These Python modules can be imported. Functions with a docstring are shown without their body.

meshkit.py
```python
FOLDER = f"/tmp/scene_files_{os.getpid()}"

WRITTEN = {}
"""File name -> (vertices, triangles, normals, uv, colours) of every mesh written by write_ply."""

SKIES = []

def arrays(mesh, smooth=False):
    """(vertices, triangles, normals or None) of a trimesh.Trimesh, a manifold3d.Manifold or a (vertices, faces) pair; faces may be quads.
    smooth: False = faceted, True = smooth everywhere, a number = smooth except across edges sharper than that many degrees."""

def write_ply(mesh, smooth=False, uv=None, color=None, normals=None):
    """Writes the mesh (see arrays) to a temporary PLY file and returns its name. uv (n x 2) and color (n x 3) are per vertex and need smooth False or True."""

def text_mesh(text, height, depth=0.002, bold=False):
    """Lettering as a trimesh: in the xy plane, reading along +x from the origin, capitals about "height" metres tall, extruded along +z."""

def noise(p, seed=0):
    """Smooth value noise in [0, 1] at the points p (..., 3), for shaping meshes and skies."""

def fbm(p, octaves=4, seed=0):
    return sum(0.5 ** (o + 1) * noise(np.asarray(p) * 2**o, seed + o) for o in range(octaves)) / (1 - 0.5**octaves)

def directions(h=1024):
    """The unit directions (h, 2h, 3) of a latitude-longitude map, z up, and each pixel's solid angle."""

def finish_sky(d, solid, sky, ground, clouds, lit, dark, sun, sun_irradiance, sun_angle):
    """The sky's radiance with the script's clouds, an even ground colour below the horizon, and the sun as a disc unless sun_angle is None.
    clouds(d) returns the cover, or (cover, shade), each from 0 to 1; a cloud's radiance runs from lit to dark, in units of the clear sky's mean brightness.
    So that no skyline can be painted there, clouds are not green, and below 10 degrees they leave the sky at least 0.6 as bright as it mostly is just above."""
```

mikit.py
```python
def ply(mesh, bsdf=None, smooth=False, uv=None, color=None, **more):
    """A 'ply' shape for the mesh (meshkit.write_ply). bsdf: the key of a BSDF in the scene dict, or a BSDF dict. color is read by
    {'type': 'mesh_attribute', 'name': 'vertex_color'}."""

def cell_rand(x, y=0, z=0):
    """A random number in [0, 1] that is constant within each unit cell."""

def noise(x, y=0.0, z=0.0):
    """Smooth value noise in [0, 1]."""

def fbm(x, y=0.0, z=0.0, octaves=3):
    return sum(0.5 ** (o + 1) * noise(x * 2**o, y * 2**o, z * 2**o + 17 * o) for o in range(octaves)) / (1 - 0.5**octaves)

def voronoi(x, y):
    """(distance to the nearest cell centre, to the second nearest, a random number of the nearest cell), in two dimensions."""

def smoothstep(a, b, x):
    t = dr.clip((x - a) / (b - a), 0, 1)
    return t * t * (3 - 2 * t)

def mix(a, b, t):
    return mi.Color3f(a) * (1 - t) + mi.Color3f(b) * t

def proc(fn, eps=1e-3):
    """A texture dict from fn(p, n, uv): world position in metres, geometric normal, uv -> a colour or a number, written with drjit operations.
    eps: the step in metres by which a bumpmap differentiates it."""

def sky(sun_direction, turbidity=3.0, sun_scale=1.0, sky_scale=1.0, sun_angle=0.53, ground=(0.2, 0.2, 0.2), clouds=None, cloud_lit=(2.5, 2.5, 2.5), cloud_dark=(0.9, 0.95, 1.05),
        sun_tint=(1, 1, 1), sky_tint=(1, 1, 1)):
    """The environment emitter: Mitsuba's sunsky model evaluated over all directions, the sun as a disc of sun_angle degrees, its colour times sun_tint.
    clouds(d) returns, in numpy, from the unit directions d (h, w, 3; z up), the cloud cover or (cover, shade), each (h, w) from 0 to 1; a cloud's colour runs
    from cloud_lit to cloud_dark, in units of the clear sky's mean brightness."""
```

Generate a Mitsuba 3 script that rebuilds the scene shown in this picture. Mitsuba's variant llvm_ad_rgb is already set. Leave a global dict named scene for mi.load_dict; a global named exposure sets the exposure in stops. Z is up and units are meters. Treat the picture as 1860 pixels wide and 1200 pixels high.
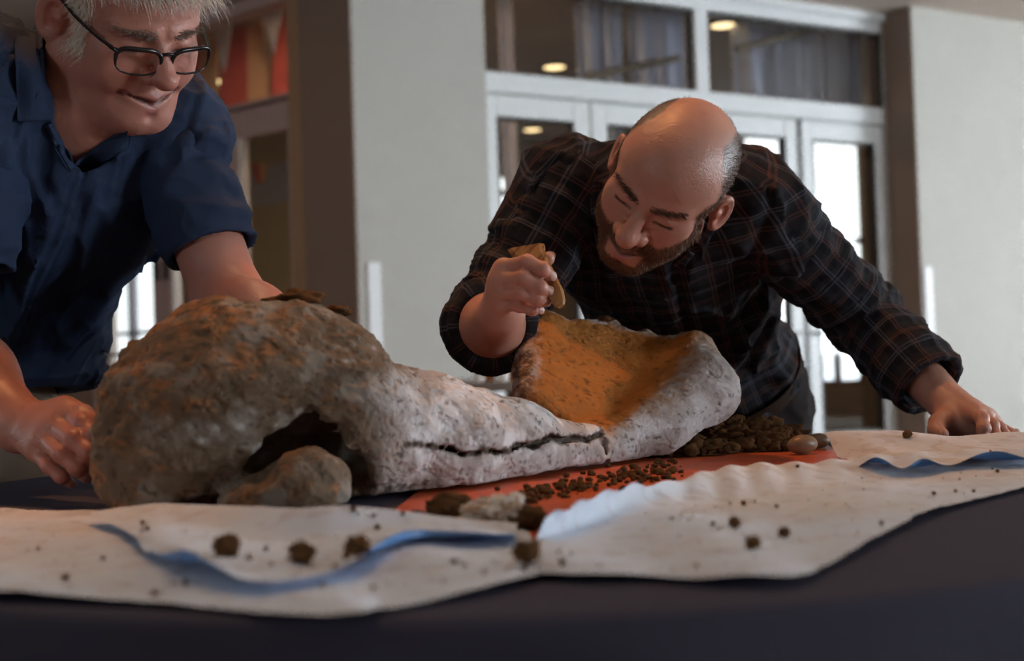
import math, random
import numpy as np, trimesh, drjit as dr, mitsuba as mi, mikit, meshkit
from mikit import noise, fbm, voronoi, smoothstep, mix, proc

scene, labels = {}, {}
T = mi.ScalarTransform4f
PI = math.pi
A = lambda *v: np.array(v, float)

# ---------------------------------------------------------------- camera
FPX, ZC, PITCH, ROLL = 2300.0, 0.8975, math.atan(50 / 2300), 0.033
CAM = A(0, 0, ZC)
FWD = A(0, math.cos(PITCH), math.sin(PITCH))
UP0 = A(0, -math.sin(PITCH), math.cos(PITCH))
RIGHT = A(1, 0, 0) * math.cos(ROLL) - UP0 * math.sin(ROLL)
UP = UP0 * math.cos(ROLL) + A(1, 0, 0) * math.sin(ROLL)
TOW = -FWD
scene['camera'] = {'type': 'thinlens', 'fov': math.degrees(2 * math.atan(930 / FPX)), 'fov_axis': 'x',
                   'aperture_radius': 0.0058, 'focus_distance': 1.66, 'near_clip': 0.05, 'far_clip': 100.0,
                   'to_world': T().look_at(origin=CAM.tolist(), target=(CAM + FWD).tolist(), up=UP.tolist())}
exposure = 0.0
WIN_L = [19, 21.5, 23.5]        # daylight in the panes of the big windows behind and beside the camera
LOBBY_L = [1.5, 1.65, 1.7]      # daylight in the lobby's windows behind the glass doors
LAMP_L = [110, 66, 36]        # warm ceiling lamps


SPOT_I = [4.6, 1.6, .40]      # the narrow warm beams of the two lamps over the table


def at(px, py, d):
    """world point seen at pixel (px, py) of the 1860x1200 frame at forward distance d"""
    r = FWD + RIGHT * (px - 930) / FPX + UP * (600 - py) / FPX
    return CAM + r * (d / r[1])


def on_z(px, py, z):
    r = FWD + RIGHT * (px - 930) / FPX + UP * (600 - py) / FPX
    return CAM + r * ((z - ZC) / r[2])


def unit(v):
    v = np.asarray(v, float)
    return v / np.linalg.norm(v)


# ---------------------------------------------------------------- scene helpers
def add(key, mesh, bsdf, label=None, cat=None, group=None, kind=None, smooth=False, uv=None, color=None, **more):
    k, n = key, 0
    while k in scene:
        n += 1
        k = f'{key}_{n:03d}'
    scene[k] = mikit.ply(mesh, bsdf, smooth=smooth, uv=uv, color=color, **more)
    tag(k, label, cat, group, kind)
    return k


def tag(k, label=None, cat=None, group=None, kind=None):
    d = {n: v for n, v in (('label', label), ('category', cat), ('group', group), ('kind', kind)) if v}
    if d:
        labels[k] = d
    return k


def cat_m(ms):
    return trimesh.util.concatenate(ms)


def box(lo, hi, ch=0.0):
    lo, hi = np.minimum(lo, hi).astype(float), np.maximum(lo, hi).astype(float)
    if ch <= 0:
        m = trimesh.creation.box(hi - lo)
        m.apply_translation((lo + hi) / 2)
        return m
    pts = []
    for sx in (0, 1):
        for sy in (0, 1):
            for sz in (0, 1):
                c = np.where([sx, sy, sz], hi, lo)
                s = np.where([sx, sy, sz], -1, 1) * ch
                for k in range(3):
                    q = c + s
                    q[k] = c[k]
                    pts.append(q)
    return trimesh.convex.convex_hull(np.array(pts))


def obox(o, ax, ay, lo, hi, ch=0.0):
    """box in the frame (o, ax, ay, z)"""
    m = box(lo, hi, ch)
    M = np.eye(4)
    M[:3, 0], M[:3, 1], M[:3, 2], M[:3, 3] = ax, ay, A(0, 0, 1), o
    m.apply_transform(M)                                  # (trimesh turns the faces round itself when M mirrors)
    return m


def tube(pts, radii, sides=10, cap=True, flat=None):
    """swept round tube through pts"""
    p = np.asarray(pts, float)
    r = np.broadcast_to(radii, (len(p),))
    t = np.gradient(p, axis=0)
    t /= np.linalg.norm(t, axis=1, keepdims=True) + 1e-12
    a = np.zeros_like(p)
    ref = A(0, 0, 1) if abs(t[0, 2]) < 0.8 else A(1, 0, 0)
    for i in range(len(p)):
        ref = ref - t[i] * (ref @ t[i])
        ref /= np.linalg.norm(ref) + 1e-12
        a[i] = ref
    b = np.cross(t, a)
    ang = np.arange(sides) * 2 * PI / sides
    ka, kb = (1, 1) if flat is None else flat
    v = p[:, None] + r[:, None, None] * (ka * np.cos(ang)[None, :, None] * a[:, None] + kb * np.sin(ang)[None, :, None] * b[:, None])
    v = v.reshape(-1, 3)
    i, j = np.meshgrid(np.arange(len(p) - 1), np.arange(sides), indexing='ij')
    q = np.stack([i * sides + j, i * sides + (j + 1) % sides, (i + 1) * sides + (j + 1) % sides, (i + 1) * sides + j], -1).reshape(-1, 4)
    f = np.vstack([q[:, [0, 1, 2]], q[:, [0, 2, 3]]])
    if cap:
        n = len(v)
        v = np.vstack([v, p[0], p[-1]])
        j = np.arange(sides)
        f = np.vstack([f, np.stack([np.full(sides, n), (j + 1) % sides, j], 1), np.stack([np.full(sides, n + 1), (len(p) - 1) * sides + j, (len(p) - 1) * sides + (j + 1) % sides], 1)])
    return trimesh.Trimesh(v, f, process=False)


def spline(pts, n):
    """Catmull-Rom through pts"""
    p = np.asarray(pts, float)
    p = np.vstack([2 * p[0] - p[1], p, 2 * p[-1] - p[-2]])
    out = []
    for s in np.linspace(0, len(p) - 3 - 1e-9, n):
        i = int(s)
        t = s - i
        a, b, c, d = p[i:i + 4]
        out.append(0.5 * (2 * b + (c - a) * t + (2 * a - 5 * b + 4 * c - d) * t * t + (3 * b - a - 3 * c + d) * t ** 3))
    return np.array(out)


def grid_mesh(P, flip=False):
    """P (n, m, 3) -> mesh, uv"""
    n, m = P.shape[:2]
    i, j = np.meshgrid(np.arange(n - 1), np.arange(m - 1), indexing='ij')
    q = np.stack([i * m + j, (i + 1) * m + j, (i + 1) * m + j + 1, i * m + j + 1], -1).reshape(-1, 4)
    if flip:
        q = q[:, ::-1]
    return trimesh.Trimesh(P.reshape(-1, 3), np.vstack([q[:, [0, 1, 2]], q[:, [0, 2, 3]]]), process=False)


# ---------------------------------------------------------------- implicit modelling
F4 = np.float32


def smin(a, b, k):
    h = np.clip(0.5 + 0.5 * (b - a) / k, 0, 1)
    return b + (a - b) * h - k * h * (1 - h)


def smax(a, b, k):
    return -smin(-a, -b, k)


def cap(p, a, b, ra, rb=None):
    rb = ra if rb is None else rb
    a, b = np.asarray(a, F4), np.asarray(b, F4)
    ab = b - a
    pa = p - a
    t = np.clip(pa @ ab / (ab @ ab + 1e-12), 0, 1)
    return np.linalg.norm(pa - t[:, None] * ab, axis=1) - (ra + (rb - ra) * t)


def ell(p, c, r, R=None):
    q = p - np.asarray(c, F4)
    if R is not None:
        q = q @ np.asarray(R, F4)
    r = np.asarray(r, F4)
    k0 = np.linalg.norm(q / r, axis=1)
    k1 = np.linalg.norm(q / (r * r), axis=1) + 1e-9
    return k0 * (k0 - 1) / k1


def sph(p, c, r):
    return np.linalg.norm(p - np.asarray(c, F4), axis=1) - r


def tri_d(p, a, b, c):
    """unsigned distance to a triangle"""
    a, b, c = (np.asarray(x, F4) for x in (a, b, c))
    n = np.cross(b - a, c - a)
    n2 = n @ n
    ins = np.ones(len(p), bool)
    de = np.full(len(p), 1e9, F4)
    for u, v in ((a, b), (b, c), (c, a)):
        e = v - u
        w = p - u
        ins &= (w @ np.cross(n, e)) >= 0
        t = np.clip(w @ e / (e @ e), 0, 1)
        de = np.minimum(de, np.linalg.norm(w - t[:, None] * e, axis=1))
    return np.where(ins, np.abs((p - a) @ n) / math.sqrt(n2), de)


def sdf_mesh(f, lo, hi, h, B=8, margin=0.0):
    """surface nets of f < 0, evaluated only near the surface"""
    lo, hi = np.asarray(lo, float), np.asarray(hi, float)
    nb = np.ceil((hi - lo) / (h * B)).astype(int)
    n = nb * B
    ib = np.stack(np.meshgrid(*[np.arange(k) for k in nb], indexing='ij'), -1).reshape(-1, 3)
    ctr = (lo + (ib * B + (B - 1) / 2) * h).astype(F4)
    fc = f(ctr)
    act = np.abs(fc) < B * h * 1.25 + margin
    V = np.repeat(np.repeat(np.repeat(np.where(fc < 0, -1, 1).astype(F4).reshape(nb), B, 0), B, 1), B, 2)
    off = np.stack(np.meshgrid(*[np.arange(B)] * 3, indexing='ij'), -1).reshape(-1, 3)
    blocks = ib[act]
    for s in range(0, len(blocks), 400):
        idx = (blocks[s:s + 400, None, :] * B + off[None]).reshape(-1, 3)
        V[idx[:, 0], idx[:, 1], idx[:, 2]] = f((lo + idx * h).astype(F4))
    S = V < 0
    cnt = np.zeros(tuple(n - 1), np.int8)
    corners = [(a, b, c) for a in (0, 1) for b in (0, 1) for c in (0, 1)]
    for a, b, c in corners:
        cnt += S[a:n[0] - 1 + a, b:n[1] - 1 + b, c:n[2] - 1 + c]
    ci = np.argwhere((cnt > 0) & (cnt < 8))
    num = np.full(tuple(n - 1), -1, np.int32)
    num[ci[:, 0], ci[:, 1], ci[:, 2]] = np.arange(len(ci))
    acc, w = np.zeros((len(ci), 3)), np.zeros(len(ci))
    vals = {c: V[ci[:, 0] + c[0], ci[:, 1] + c[1], ci[:, 2] + c[2]] for c in corners}
    for c in corners:
        for k in range(3):
            if c[k] == 0:
                e = list(c)
                e[k] = 1
                v0, v1 = vals[c], vals[tuple(e)]
                x = (v0 < 0) != (v1 < 0)
                t = v0[x] / (v0[x] - v1[x])
                q = np.tile(np.array(c, float), (x.sum(), 1))
                q[:, k] += t
                acc[x] += q
                w[x] += 1
    verts = lo + (ci + acc / w[:, None]) * h
    faces = []
    for k in range(3):
        u, v = (k + 1) % 3, (k + 2) % 3
        a = [slice(None)] * 3
        b = [slice(None)] * 3
        a[k], b[k] = slice(0, -1), slice(1, None)
        S0, S1 = S[tuple(a)], S[tuple(b)]
        e = np.argwhere(S0 != S1)
        e = e[(e[:, u] > 0) & (e[:, v] > 0) & (e[:, u] < n[u] - 1) & (e[:, v] < n[v] - 1)]
        d = S0[e[:, 0], e[:, 1], e[:, 2]]
        quad = []
        for du, dv in ((-1, -1), (0, -1), (0, 0), (-1, 0)):
            c = e.copy()
            c[:, u] += du
            c[:, v] += dv
            quad.append(num[c[:, 0], c[:, 1], c[:, 2]])
        quad = np.stack(quad, 1)
        quad[~d] = quad[~d][:, ::-1]
        faces.append(quad)
    q = np.vstack(faces)
    q = q[(q >= 0).all(1)]
    return trimesh.Trimesh(verts, np.vstack([q[:, [0, 1, 2]], q[:, [0, 2, 3]]]), process=False)


def frame_m(x, y, z):
    """columns = axes; world = o + M @ local"""
    return np.stack([unit(x), unit(y), unit(z)], 1)


def local(p, o, M):
    return (p - np.asarray(o, F4)) @ np.asarray(M, F4)


def nz(p, s, seed=0, octaves=3):
    return (meshkit.fbm(np.asarray(p, float) * s, octaves, seed) - 0.5).astype(F4)


def ss(a, b, x):
    t = np.clip((x - a) / (b - a), 0, 1)
    return t * t * (3 - 2 * t)


# ---------------------------------------------------------------- materials
def P_(col, rough=0.5, spec=0.5, **k):
    c = col if isinstance(col, dict) else {'type': 'rgb', 'value': list(col)}
    return {'type': 'twosided', 'b': {'type': 'principled', 'base_color': c, 'roughness': rough, 'specular': spec, **k}}


VC = {'type': 'mesh_attribute', 'name': 'vertex_color'}


def bumped(b, fn, scale, eps=1e-3):
    """a bump map over a twosided principled"""
    return {'type': 'twosided', 'b': {'type': 'bumpmap', 't': proc(fn, eps), 'scale': scale, 'n': b['b']}}


# ---------------------------------------------------------------- the room
def paint(c, s=2.0, amt=0.05):
    def fn(p, n, uv):
        return mi.Color3f(*c) * (1 - amt + 2 * amt * fbm(p.x * s, p.y * s, p.z * s, 3))
    return proc(fn)


scene['m_cream'] = P_(paint((0.56, 0.535, 0.485)), 0.55, 0.3)
scene['m_taupe'] = P_(paint((0.23, 0.16, 0.125)), 0.6, 0.3)
scene['m_ceiling'] = P_((0.62, 0.53, 0.46), 0.8, 0.2)
scene['m_white'] = P_((0.84, 0.86, 0.86), 0.4, 0.4)
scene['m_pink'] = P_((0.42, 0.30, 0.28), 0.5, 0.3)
scene['m_guard'] = P_((0.85, 0.86, 0.86), 0.35, 0.5)
scene['m_metal'] = P_((0.45, 0.45, 0.46), 0.35, 0.5, metallic=0.9)
scene['m_dark'] = P_((0.03, 0.028, 0.026), 0.4, 0.4)
scene['m_lobby'] = P_(paint((0.25, 0.165, 0.095)), 0.7, 0.2)
scene['m_olive'] = P_(paint((0.46, 0.36, 0.20)), 0.7, 0.2)
scene['m_post'] = P_((0.10, 0.075, 0.045), 0.6, 0.3)
scene['m_glass'] = {'type': 'thindielectric', 'int_ior': 1.5}


def carpet(p, n, uv):
    return mix((0.09, 0.075, 0.06), (0.17, 0.145, 0.12), fbm(p.x * 60, p.y * 60, 0, 3))


scene['m_floor'] = P_(proc(carpet), 0.9, 0.1)
scene['m_lobbyfloor'] = P_((0.30, 0.27, 0.22), 0.5, 0.3)

ZCEIL = 3.2
tR, nR = unit(A(0.871, 0.491, 0)), unit(A(0.491, -0.871, 0))
PD = A(1.172, 8.0, 0)                                     # on the door plane, at the mullion


def hit(px, py, o, n):
    r = FWD + RIGHT * (px - 930) / FPX + UP * (600 - py) / FPX
    return CAM + r * (((o - CAM) @ n) / (r @ n))


def tw(px, py, w):                                        # along-wall coordinate seen at a pixel, on the plane w behind the doors
    q = hit(px, py, PD - nR * w, nR)
    return (q - PD) @ tR, q[2]


WF = -0.30                                                # wall face stands this far before the doors
t_cor = tw(641, 250, WF)[0]
t_col = tw(884, 200, WF)[0]
t_jam = tw(1662, 250, WF)[0]
t_end = 10.0
rb = lambda lo, hi, ch=0.0: obox(PD, tR, -nR, lo, hi, ch)  # box in (t, w, z)

CORNER = PD + tR * t_cor - nR * WF
add('wall_front', cat_m([rb((t_cor, WF, 0), (t_col, 0.10, ZCEIL)), rb((t_jam + 0.012, WF, 0), (t_end, 0.10, ZCEIL))]), 'm_cream', kind='structure')
add('trim_1', rb((t_jam, WF + 0.004, 0), (t_jam + 0.012, 0.10, ZCEIL), 0.003), 'm_taupe', 'dark taupe painted jamb at the right end of the white doors', kind='structure')
# white plastic corner guards
for n_, t_ in ((2, t_cor + 0.055), (3, t_jam + 0.03)):
    add(f'trim_{n_}', rb((t_, WF - 0.012, 0.08), (t_ + 0.075, WF + 0.0, 1.42), 0.004), 'm_guard', 'white corner guard strip on the cream wall', kind='structure')

# left side of the corner pier and the wall with the pink doors
tL = unit(A(-0.777, 0.629, 0))
nL = unit(A(-0.629, -0.777, 0))


def twl(px, py, w):
    q = hit(px, py, CORNER - nL * w, nL)
    return (q - CORNER) @ tL, q[2]


lb = lambda lo, hi, ch=0.0: obox(CORNER, tL, -nL, lo, hi, ch)
lL0 = twl(529, 300, 0)[0]
lL0b = twl(551, 300, 0)[0]
LL3, ZLH = twl(183, 560, .06)[0], twl(527, 1, .05)[1] + .08
add('wall_left', cat_m([lb((-0.004, -0.004, 0), (lL0b, 0.25, ZCEIL)), lb((LL3 + .06, 0, 0), (6.5, 0.12, ZCEIL)), lb((lL0, 0.0, ZLH), (LL3 + .06, 0.12, ZCEIL))]), 'm_taupe', kind='structure')
scene['m_tan'] = P_((0.33, 0.20, 0.12), 0.6, 0.3)
add('trim_4', lb((lL0b, -0.01, 0), (lL0, 0.2, ZCEIL), 0.004), 'm_tan', 'tan door casing beside the pink double door', kind='structure')

# room shell around and behind the camera
XL, XR, YB = -7.0, 10.0, -5.0
PR_end = PD + tR * t_end - nR * WF
PL_end = CORNER + tL * 6.5
floor_poly = trimesh.creation.box((30, 32, 0.1))
floor_poly.apply_translation((0, 6, -0.05))
add('floor', floor_poly, 'm_floor', kind='structure')
ce = trimesh.creation.box((30, 32, 0.1))
ce.apply_translation((0, 6, ZCEIL + 0.05))
add('ceiling', ce, 'm_ceiling', kind='structure')


def windowed_wall(name, axis, c, a0, a1, wins, thick=0.15):
    """wall at axis = c from a0 to a1 with openings wins (b0, b1, z0, z1)"""
    ms = []
    edges = sorted(wins)
    x = a0
    def bx(u0, u1, z0, z1):
        if u1 - u0 > 1e-3 and z1 - z0 > 1e-3:
            lo, hi = ((u0, c, z0), (u1, c + thick, z1)) if axis == 'y' else ((c, u0, z0), (c + thick, u1, z1))
            ms.append(box(lo, hi))
    for b0, b1, z0, z1 in edges:
        bx(x, b0, 0, ZCEIL)
        bx(b0, b1, 0, z0)
        bx(b0, b1, z1, ZCEIL)
        x = b1
    bx(x, a1, 0, ZCEIL)
    add(name, cat_m(ms), 'm_taupe', kind='structure')


WB = [(-6.0, -4.7, 1.0, 2.8)]
WR = [(-2.2, 0.4, 0.6, 2.9), (4.6, 7.8, 0.4, 3.0)]
windowed_wall('wall_back', 'y', YB - 0.15, XL, XR, WB)
windowed_wall('wall_right', 'x', XR, YB, 13.5, WR)
WS = [(1.6, 3.0, 1.0, 2.7)]
windowed_wall('wall_side', 'x', XL - 0.15, YB, 12.0, WS)
nwin = 0
for axis, c, wins in (('y', YB, WB), ('x', XR, WR), ('X', XL, WS)):
    for b0, b1, z0, z1 in wins:
        nwin += 1
        P3 = (lambda u, v, z: A(u, v, z)) if axis == 'y' else (lambda u, v, z: A(v, u, z))
        s = 1 if axis == 'x' else -1
        fr = []
        for u0, u1, q0, q1 in ((b0, b0 + .06, z0, z1), (b1 - .06, b1, z0, z1), (b0, b1, z0, z0 + .06), (b0, b1, z1 - .06, z1), ((b0 + b1) / 2 - .03, (b0 + b1) / 2 + .03, z0, z1), (b0, b1, z1 - .62, z1 - .56)):
            fr.append(box(P3(u0, c + s * .02, q0), P3(u1, c + s * .09, q1)))
        add(f'window_{nwin}__frame', cat_m(fr), 'm_post')
        tag(f'window_{nwin}', 'bright window pane in a dark frame', kind='structure')
        q = [P3(b0, c + s * .10, z0), P3(b1, c + s * .10, z0), P3(b1, c + s * .10, z1), P3(b0, c + s * .10, z1)]
        m = trimesh.Trimesh(q, [[0, 1, 2], [0, 2, 3]], process=False)
        inward = A(0, 1, 0) if axis == 'y' else A(-s, 0, 0)
        if m.face_normals[0] @ inward < 0:
            m.invert()
        add(f'window_{nwin}__pane', m, 'm_white', emitter={'type': 'area', 'radiance': {'type': 'rgb', 'value': [v * {'x': 0.85 if b0 > 3 else 1.25, 'y': .6, 'X': .25}[axis] for v in WIN_L]}})

# ceiling lamps: a ring and a glowing lens each
LAMPS = [(0.12, 1.95), (-0.62, 1.62), (-0.35, 3.2), (2.6, 3.0), (4.4, 4.2), (-3.3, 6.0)]
for i, (x, y) in enumerate(LAMPS):
    k = 'ceiling_lamp' + (f'_{i:03d}' if i else '')
    tag(k, 'recessed ceiling lamp with a warm lens ' + ['straight above the flared bone end', 'above the brown bone end', 'between the table and the cream pier', 'on the right, in front of the white doors', 'far right, nearest the daylight window', 'in front of the pink doors'][i], 'lamp', 'recessed ceiling lamps')
    rg = trimesh.creation.annulus(0.075, 0.10, 0.012, sections=32)
    rg.apply_translation((x, y, ZCEIL - 0.006))
    add(k + '__ring', rg, 'm_white', smooth=40)
    ds = trimesh.creation.cylinder(0.0749, 0.008, sections=32)
    ds.apply_translation((x, y, ZCEIL - 0.004))
    add(k + '__lens', ds, 'm_white', emitter={'type': 'area', 'radiance': {'type': 'rgb', 'value': LAMP_L}})
    if i < 2:
        scene[k + '_beam'] = {'type': 'spot', 'intensity': {'type': 'rgb', 'value': SPOT_I}, 'cutoff_angle': 19.0, 'beam_width': 8.0,
                              'to_world': T().look_at(origin=[x, y, ZCEIL - .02], target=[x + .0, y - .02, 0], up=[0, 1, 0])}
# ---------------------------------------------------------------- white doors and transoms
ZDOOR, ZBAR, ZTOP = 2.43, 2.55, 3.07
t_m = tw(1267, 100, 0)[0]
t_r = tw(1606, 300, 0)[0]
leaf = (t_r - t_m) / 2
t_ab = tw(1069, 250, 0)[0]
LEAFS = [tw(866, 250, 0)[0], t_ab, t_m, t_m + leaf, t_r]
# fixed frame
fr = [rb((LEAFS[0] - .5, -.05, ZDOOR), (t_r, .07, ZBAR), .006), rb((LEAFS[0] - .5, -.05, ZTOP), (t_r, .07, ZTOP + .075), .006),
      rb((LEAFS[0] - .5, -.09, ZTOP + .075), (t_r + .02, .07, ZCEIL), .006),
      rb((t_m - .055, -.05, ZBAR), (t_m + .055, .07, ZTOP), .006), rb((t_r, -.05, 0), (t_jam, .08, ZTOP + .08), .006)]
add('door_frame', cat_m(fr), 'm_white', 'white fixed frame around the glass double doors', kind='structure')
for i, (a, b) in enumerate(((LEAFS[0] - .5, t_m - .055), (t_m + .055, t_r))):
    k = f'window_{nwin + 1 + i}'
    tag(k, 'transom glass pane above the white doors', kind='structure')
    add(k + '__bead', cat_m([rb((a, -.02, ZBAR), (a + .018, .02, ZTOP)), rb((b - .018, -.02, ZBAR), (b, .02, ZTOP)), rb((a, -.02, ZTOP - .018), (b, .02, ZTOP)), rb((a, -.02, ZBAR), (b, .02, ZBAR + .012))]), 'm_dark')
    add(k + '__pane', grid_mesh(np.array([[PD + tR * a + A(0, 0, ZBAR), PD + tR * b + A(0, 0, ZBAR)], [PD + tR * a + A(0, 0, ZTOP), PD + tR * b + A(0, 0, ZTOP)]])), 'm_glass')
for i in range(4):
    a, b = LEAFS[i] + .006, LEAFS[i + 1] - .006
    k = f'door_{i + 1}'
    tag(k, ['white glass door half hidden behind the cream pier', 'white glass door behind the bald man', 'white glass door behind the shoulder of the plaid shirt', 'rightmost white glass door beside the taupe jamb'][i], kind='structure')
    st = .115
    add(k + '__leaf', cat_m([rb((a, -.03, .02), (a + st, .03, ZDOOR - .008), .005), rb((b - st, -.03, .02), (b, .03, ZDOOR - .008), .005),
                             rb((a + st, -.028, ZDOOR - .135), (b - st, .028, ZDOOR - .008), .004), rb((a + st, -.028, .02), (b - st, .028, .32), .004)]), 'm_white')
    add(k + '__pane', grid_mesh(np.array([[PD + tR * (a + st) + A(0, 0, .32), PD + tR * (b - st) + A(0, 0, .32)], [PD + tR * (a + st) + A(0, 0, ZDOOR - .135), PD + tR * (b - st) + A(0, 0, ZDOOR - .135)]])), 'm_glass')
    g0, g1, z0_, z1_ = a + st, b - st, .32, ZDOOR - .135
    add(k + '__gasket', cat_m([rb((g0, -.031, z0_), (g0 + .010, .031, z1_)), rb((g1 - .012, -.031, z0_), (g1, .031, z1_)), rb((g0, -.031, z1_ - .010), (g1, .031, z1_)), rb((g0, -.031, z0_), (g1, .031, z0_ + .010))]), 'm_dark')
    if i == 2:
        add(k + '__meeting_strip', rb((b - .012, -.036, .02), (b + .024, .02, ZDOOR - .01)), 'm_dark')
    pb = [tube([PD + tR * (a + .05) + nR * .075 + A(0, 0, 1.0), PD + tR * (b - .05) + nR * .075 + A(0, 0, 1.0)], .012, 10)]
    for t_ in (a + .06, b - .06):
        pb.append(tube([PD + tR * t_ + nR * .025 + A(0, 0, 1.0), PD + tR * t_ + nR * .08 + A(0, 0, 1.0)], .012, 8))
    add(k + '__push_bar', cat_m(pb), 'm_metal', smooth=40)
    if i == 3:
        for z in (.3, 1.25, 2.2, 1.75):
            add(k + '__hinge', rb((b - .004, -.055, z - .06), (b + .03, -.03, z + .06), .004), 'm_metal')

# pink doors in the left wall (same making, in the shade)
LD = [twl(548, 300, .06)[0], twl(417, 300, .06)[0], twl(296, 460, .06)[0], twl(183, 560, .06)[0]]
ZL0, ZL1, ZL2, ZL3 = twl(530, 232, .05)[1], twl(527, 179, .05)[1], twl(527, 169, .05)[1], twl(527, 1, .05)[1]
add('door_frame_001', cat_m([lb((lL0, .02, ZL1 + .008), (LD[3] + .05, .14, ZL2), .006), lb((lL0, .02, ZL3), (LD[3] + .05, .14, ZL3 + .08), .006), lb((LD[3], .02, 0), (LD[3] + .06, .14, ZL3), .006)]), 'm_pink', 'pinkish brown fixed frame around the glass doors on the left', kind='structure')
k = f'window_{nwin + 3}'
tag(k, 'transom glass pane above the pink doors', kind='structure')
lp = lambda t, w, z: CORNER + tL * t - nL * w + A(0, 0, z)
lquad = lambda a, b, w, z0, z1: grid_mesh(np.array([[lp(a, w, z0), lp(b, w, z0)], [lp(a, w, z1), lp(b, w, z1)]]))
add(k + '__pane', lquad(lL0, LD[3], .08, ZL2, ZL3), 'm_glass')
for i in range(3):
    a, b = LD[i] + .005, LD[i + 1] - .005
    k = f'door_{5 + i}'
    tag(k, ['pinkish brown glass door beside the tan casing', 'pinkish brown glass door behind the bare forearm', 'pinkish brown glass door behind the navy shirt'][i], kind='structure')
    st = .095
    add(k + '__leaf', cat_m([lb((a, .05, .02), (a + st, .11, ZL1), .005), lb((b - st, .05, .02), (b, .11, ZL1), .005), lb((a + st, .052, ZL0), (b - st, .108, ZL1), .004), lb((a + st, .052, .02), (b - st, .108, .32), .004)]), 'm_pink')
    add(k + '__glazing_bead', lb((b - st - .022, .045, .32), (b - st, .10, ZL0)), 'm_white')
    add(k + '__pane', lquad(a + st, b - st, .08, .32, ZL0), 'm_glass')
    add(k + '__push_bar', tube([lp(a + .05, -.03, 1.0), lp(b - .05, -.03, 1.0)], .011, 8), 'm_metal', smooth=40)
for t_ in (LD[2] - .045, LD[2] + .045):
    add('door_6__latch' if t_ < LD[2] else 'door_7__latch', lb((t_ - .022, .035, 1.44), (t_ + .022, .05, 1.56), .004), 'm_dark')
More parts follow.
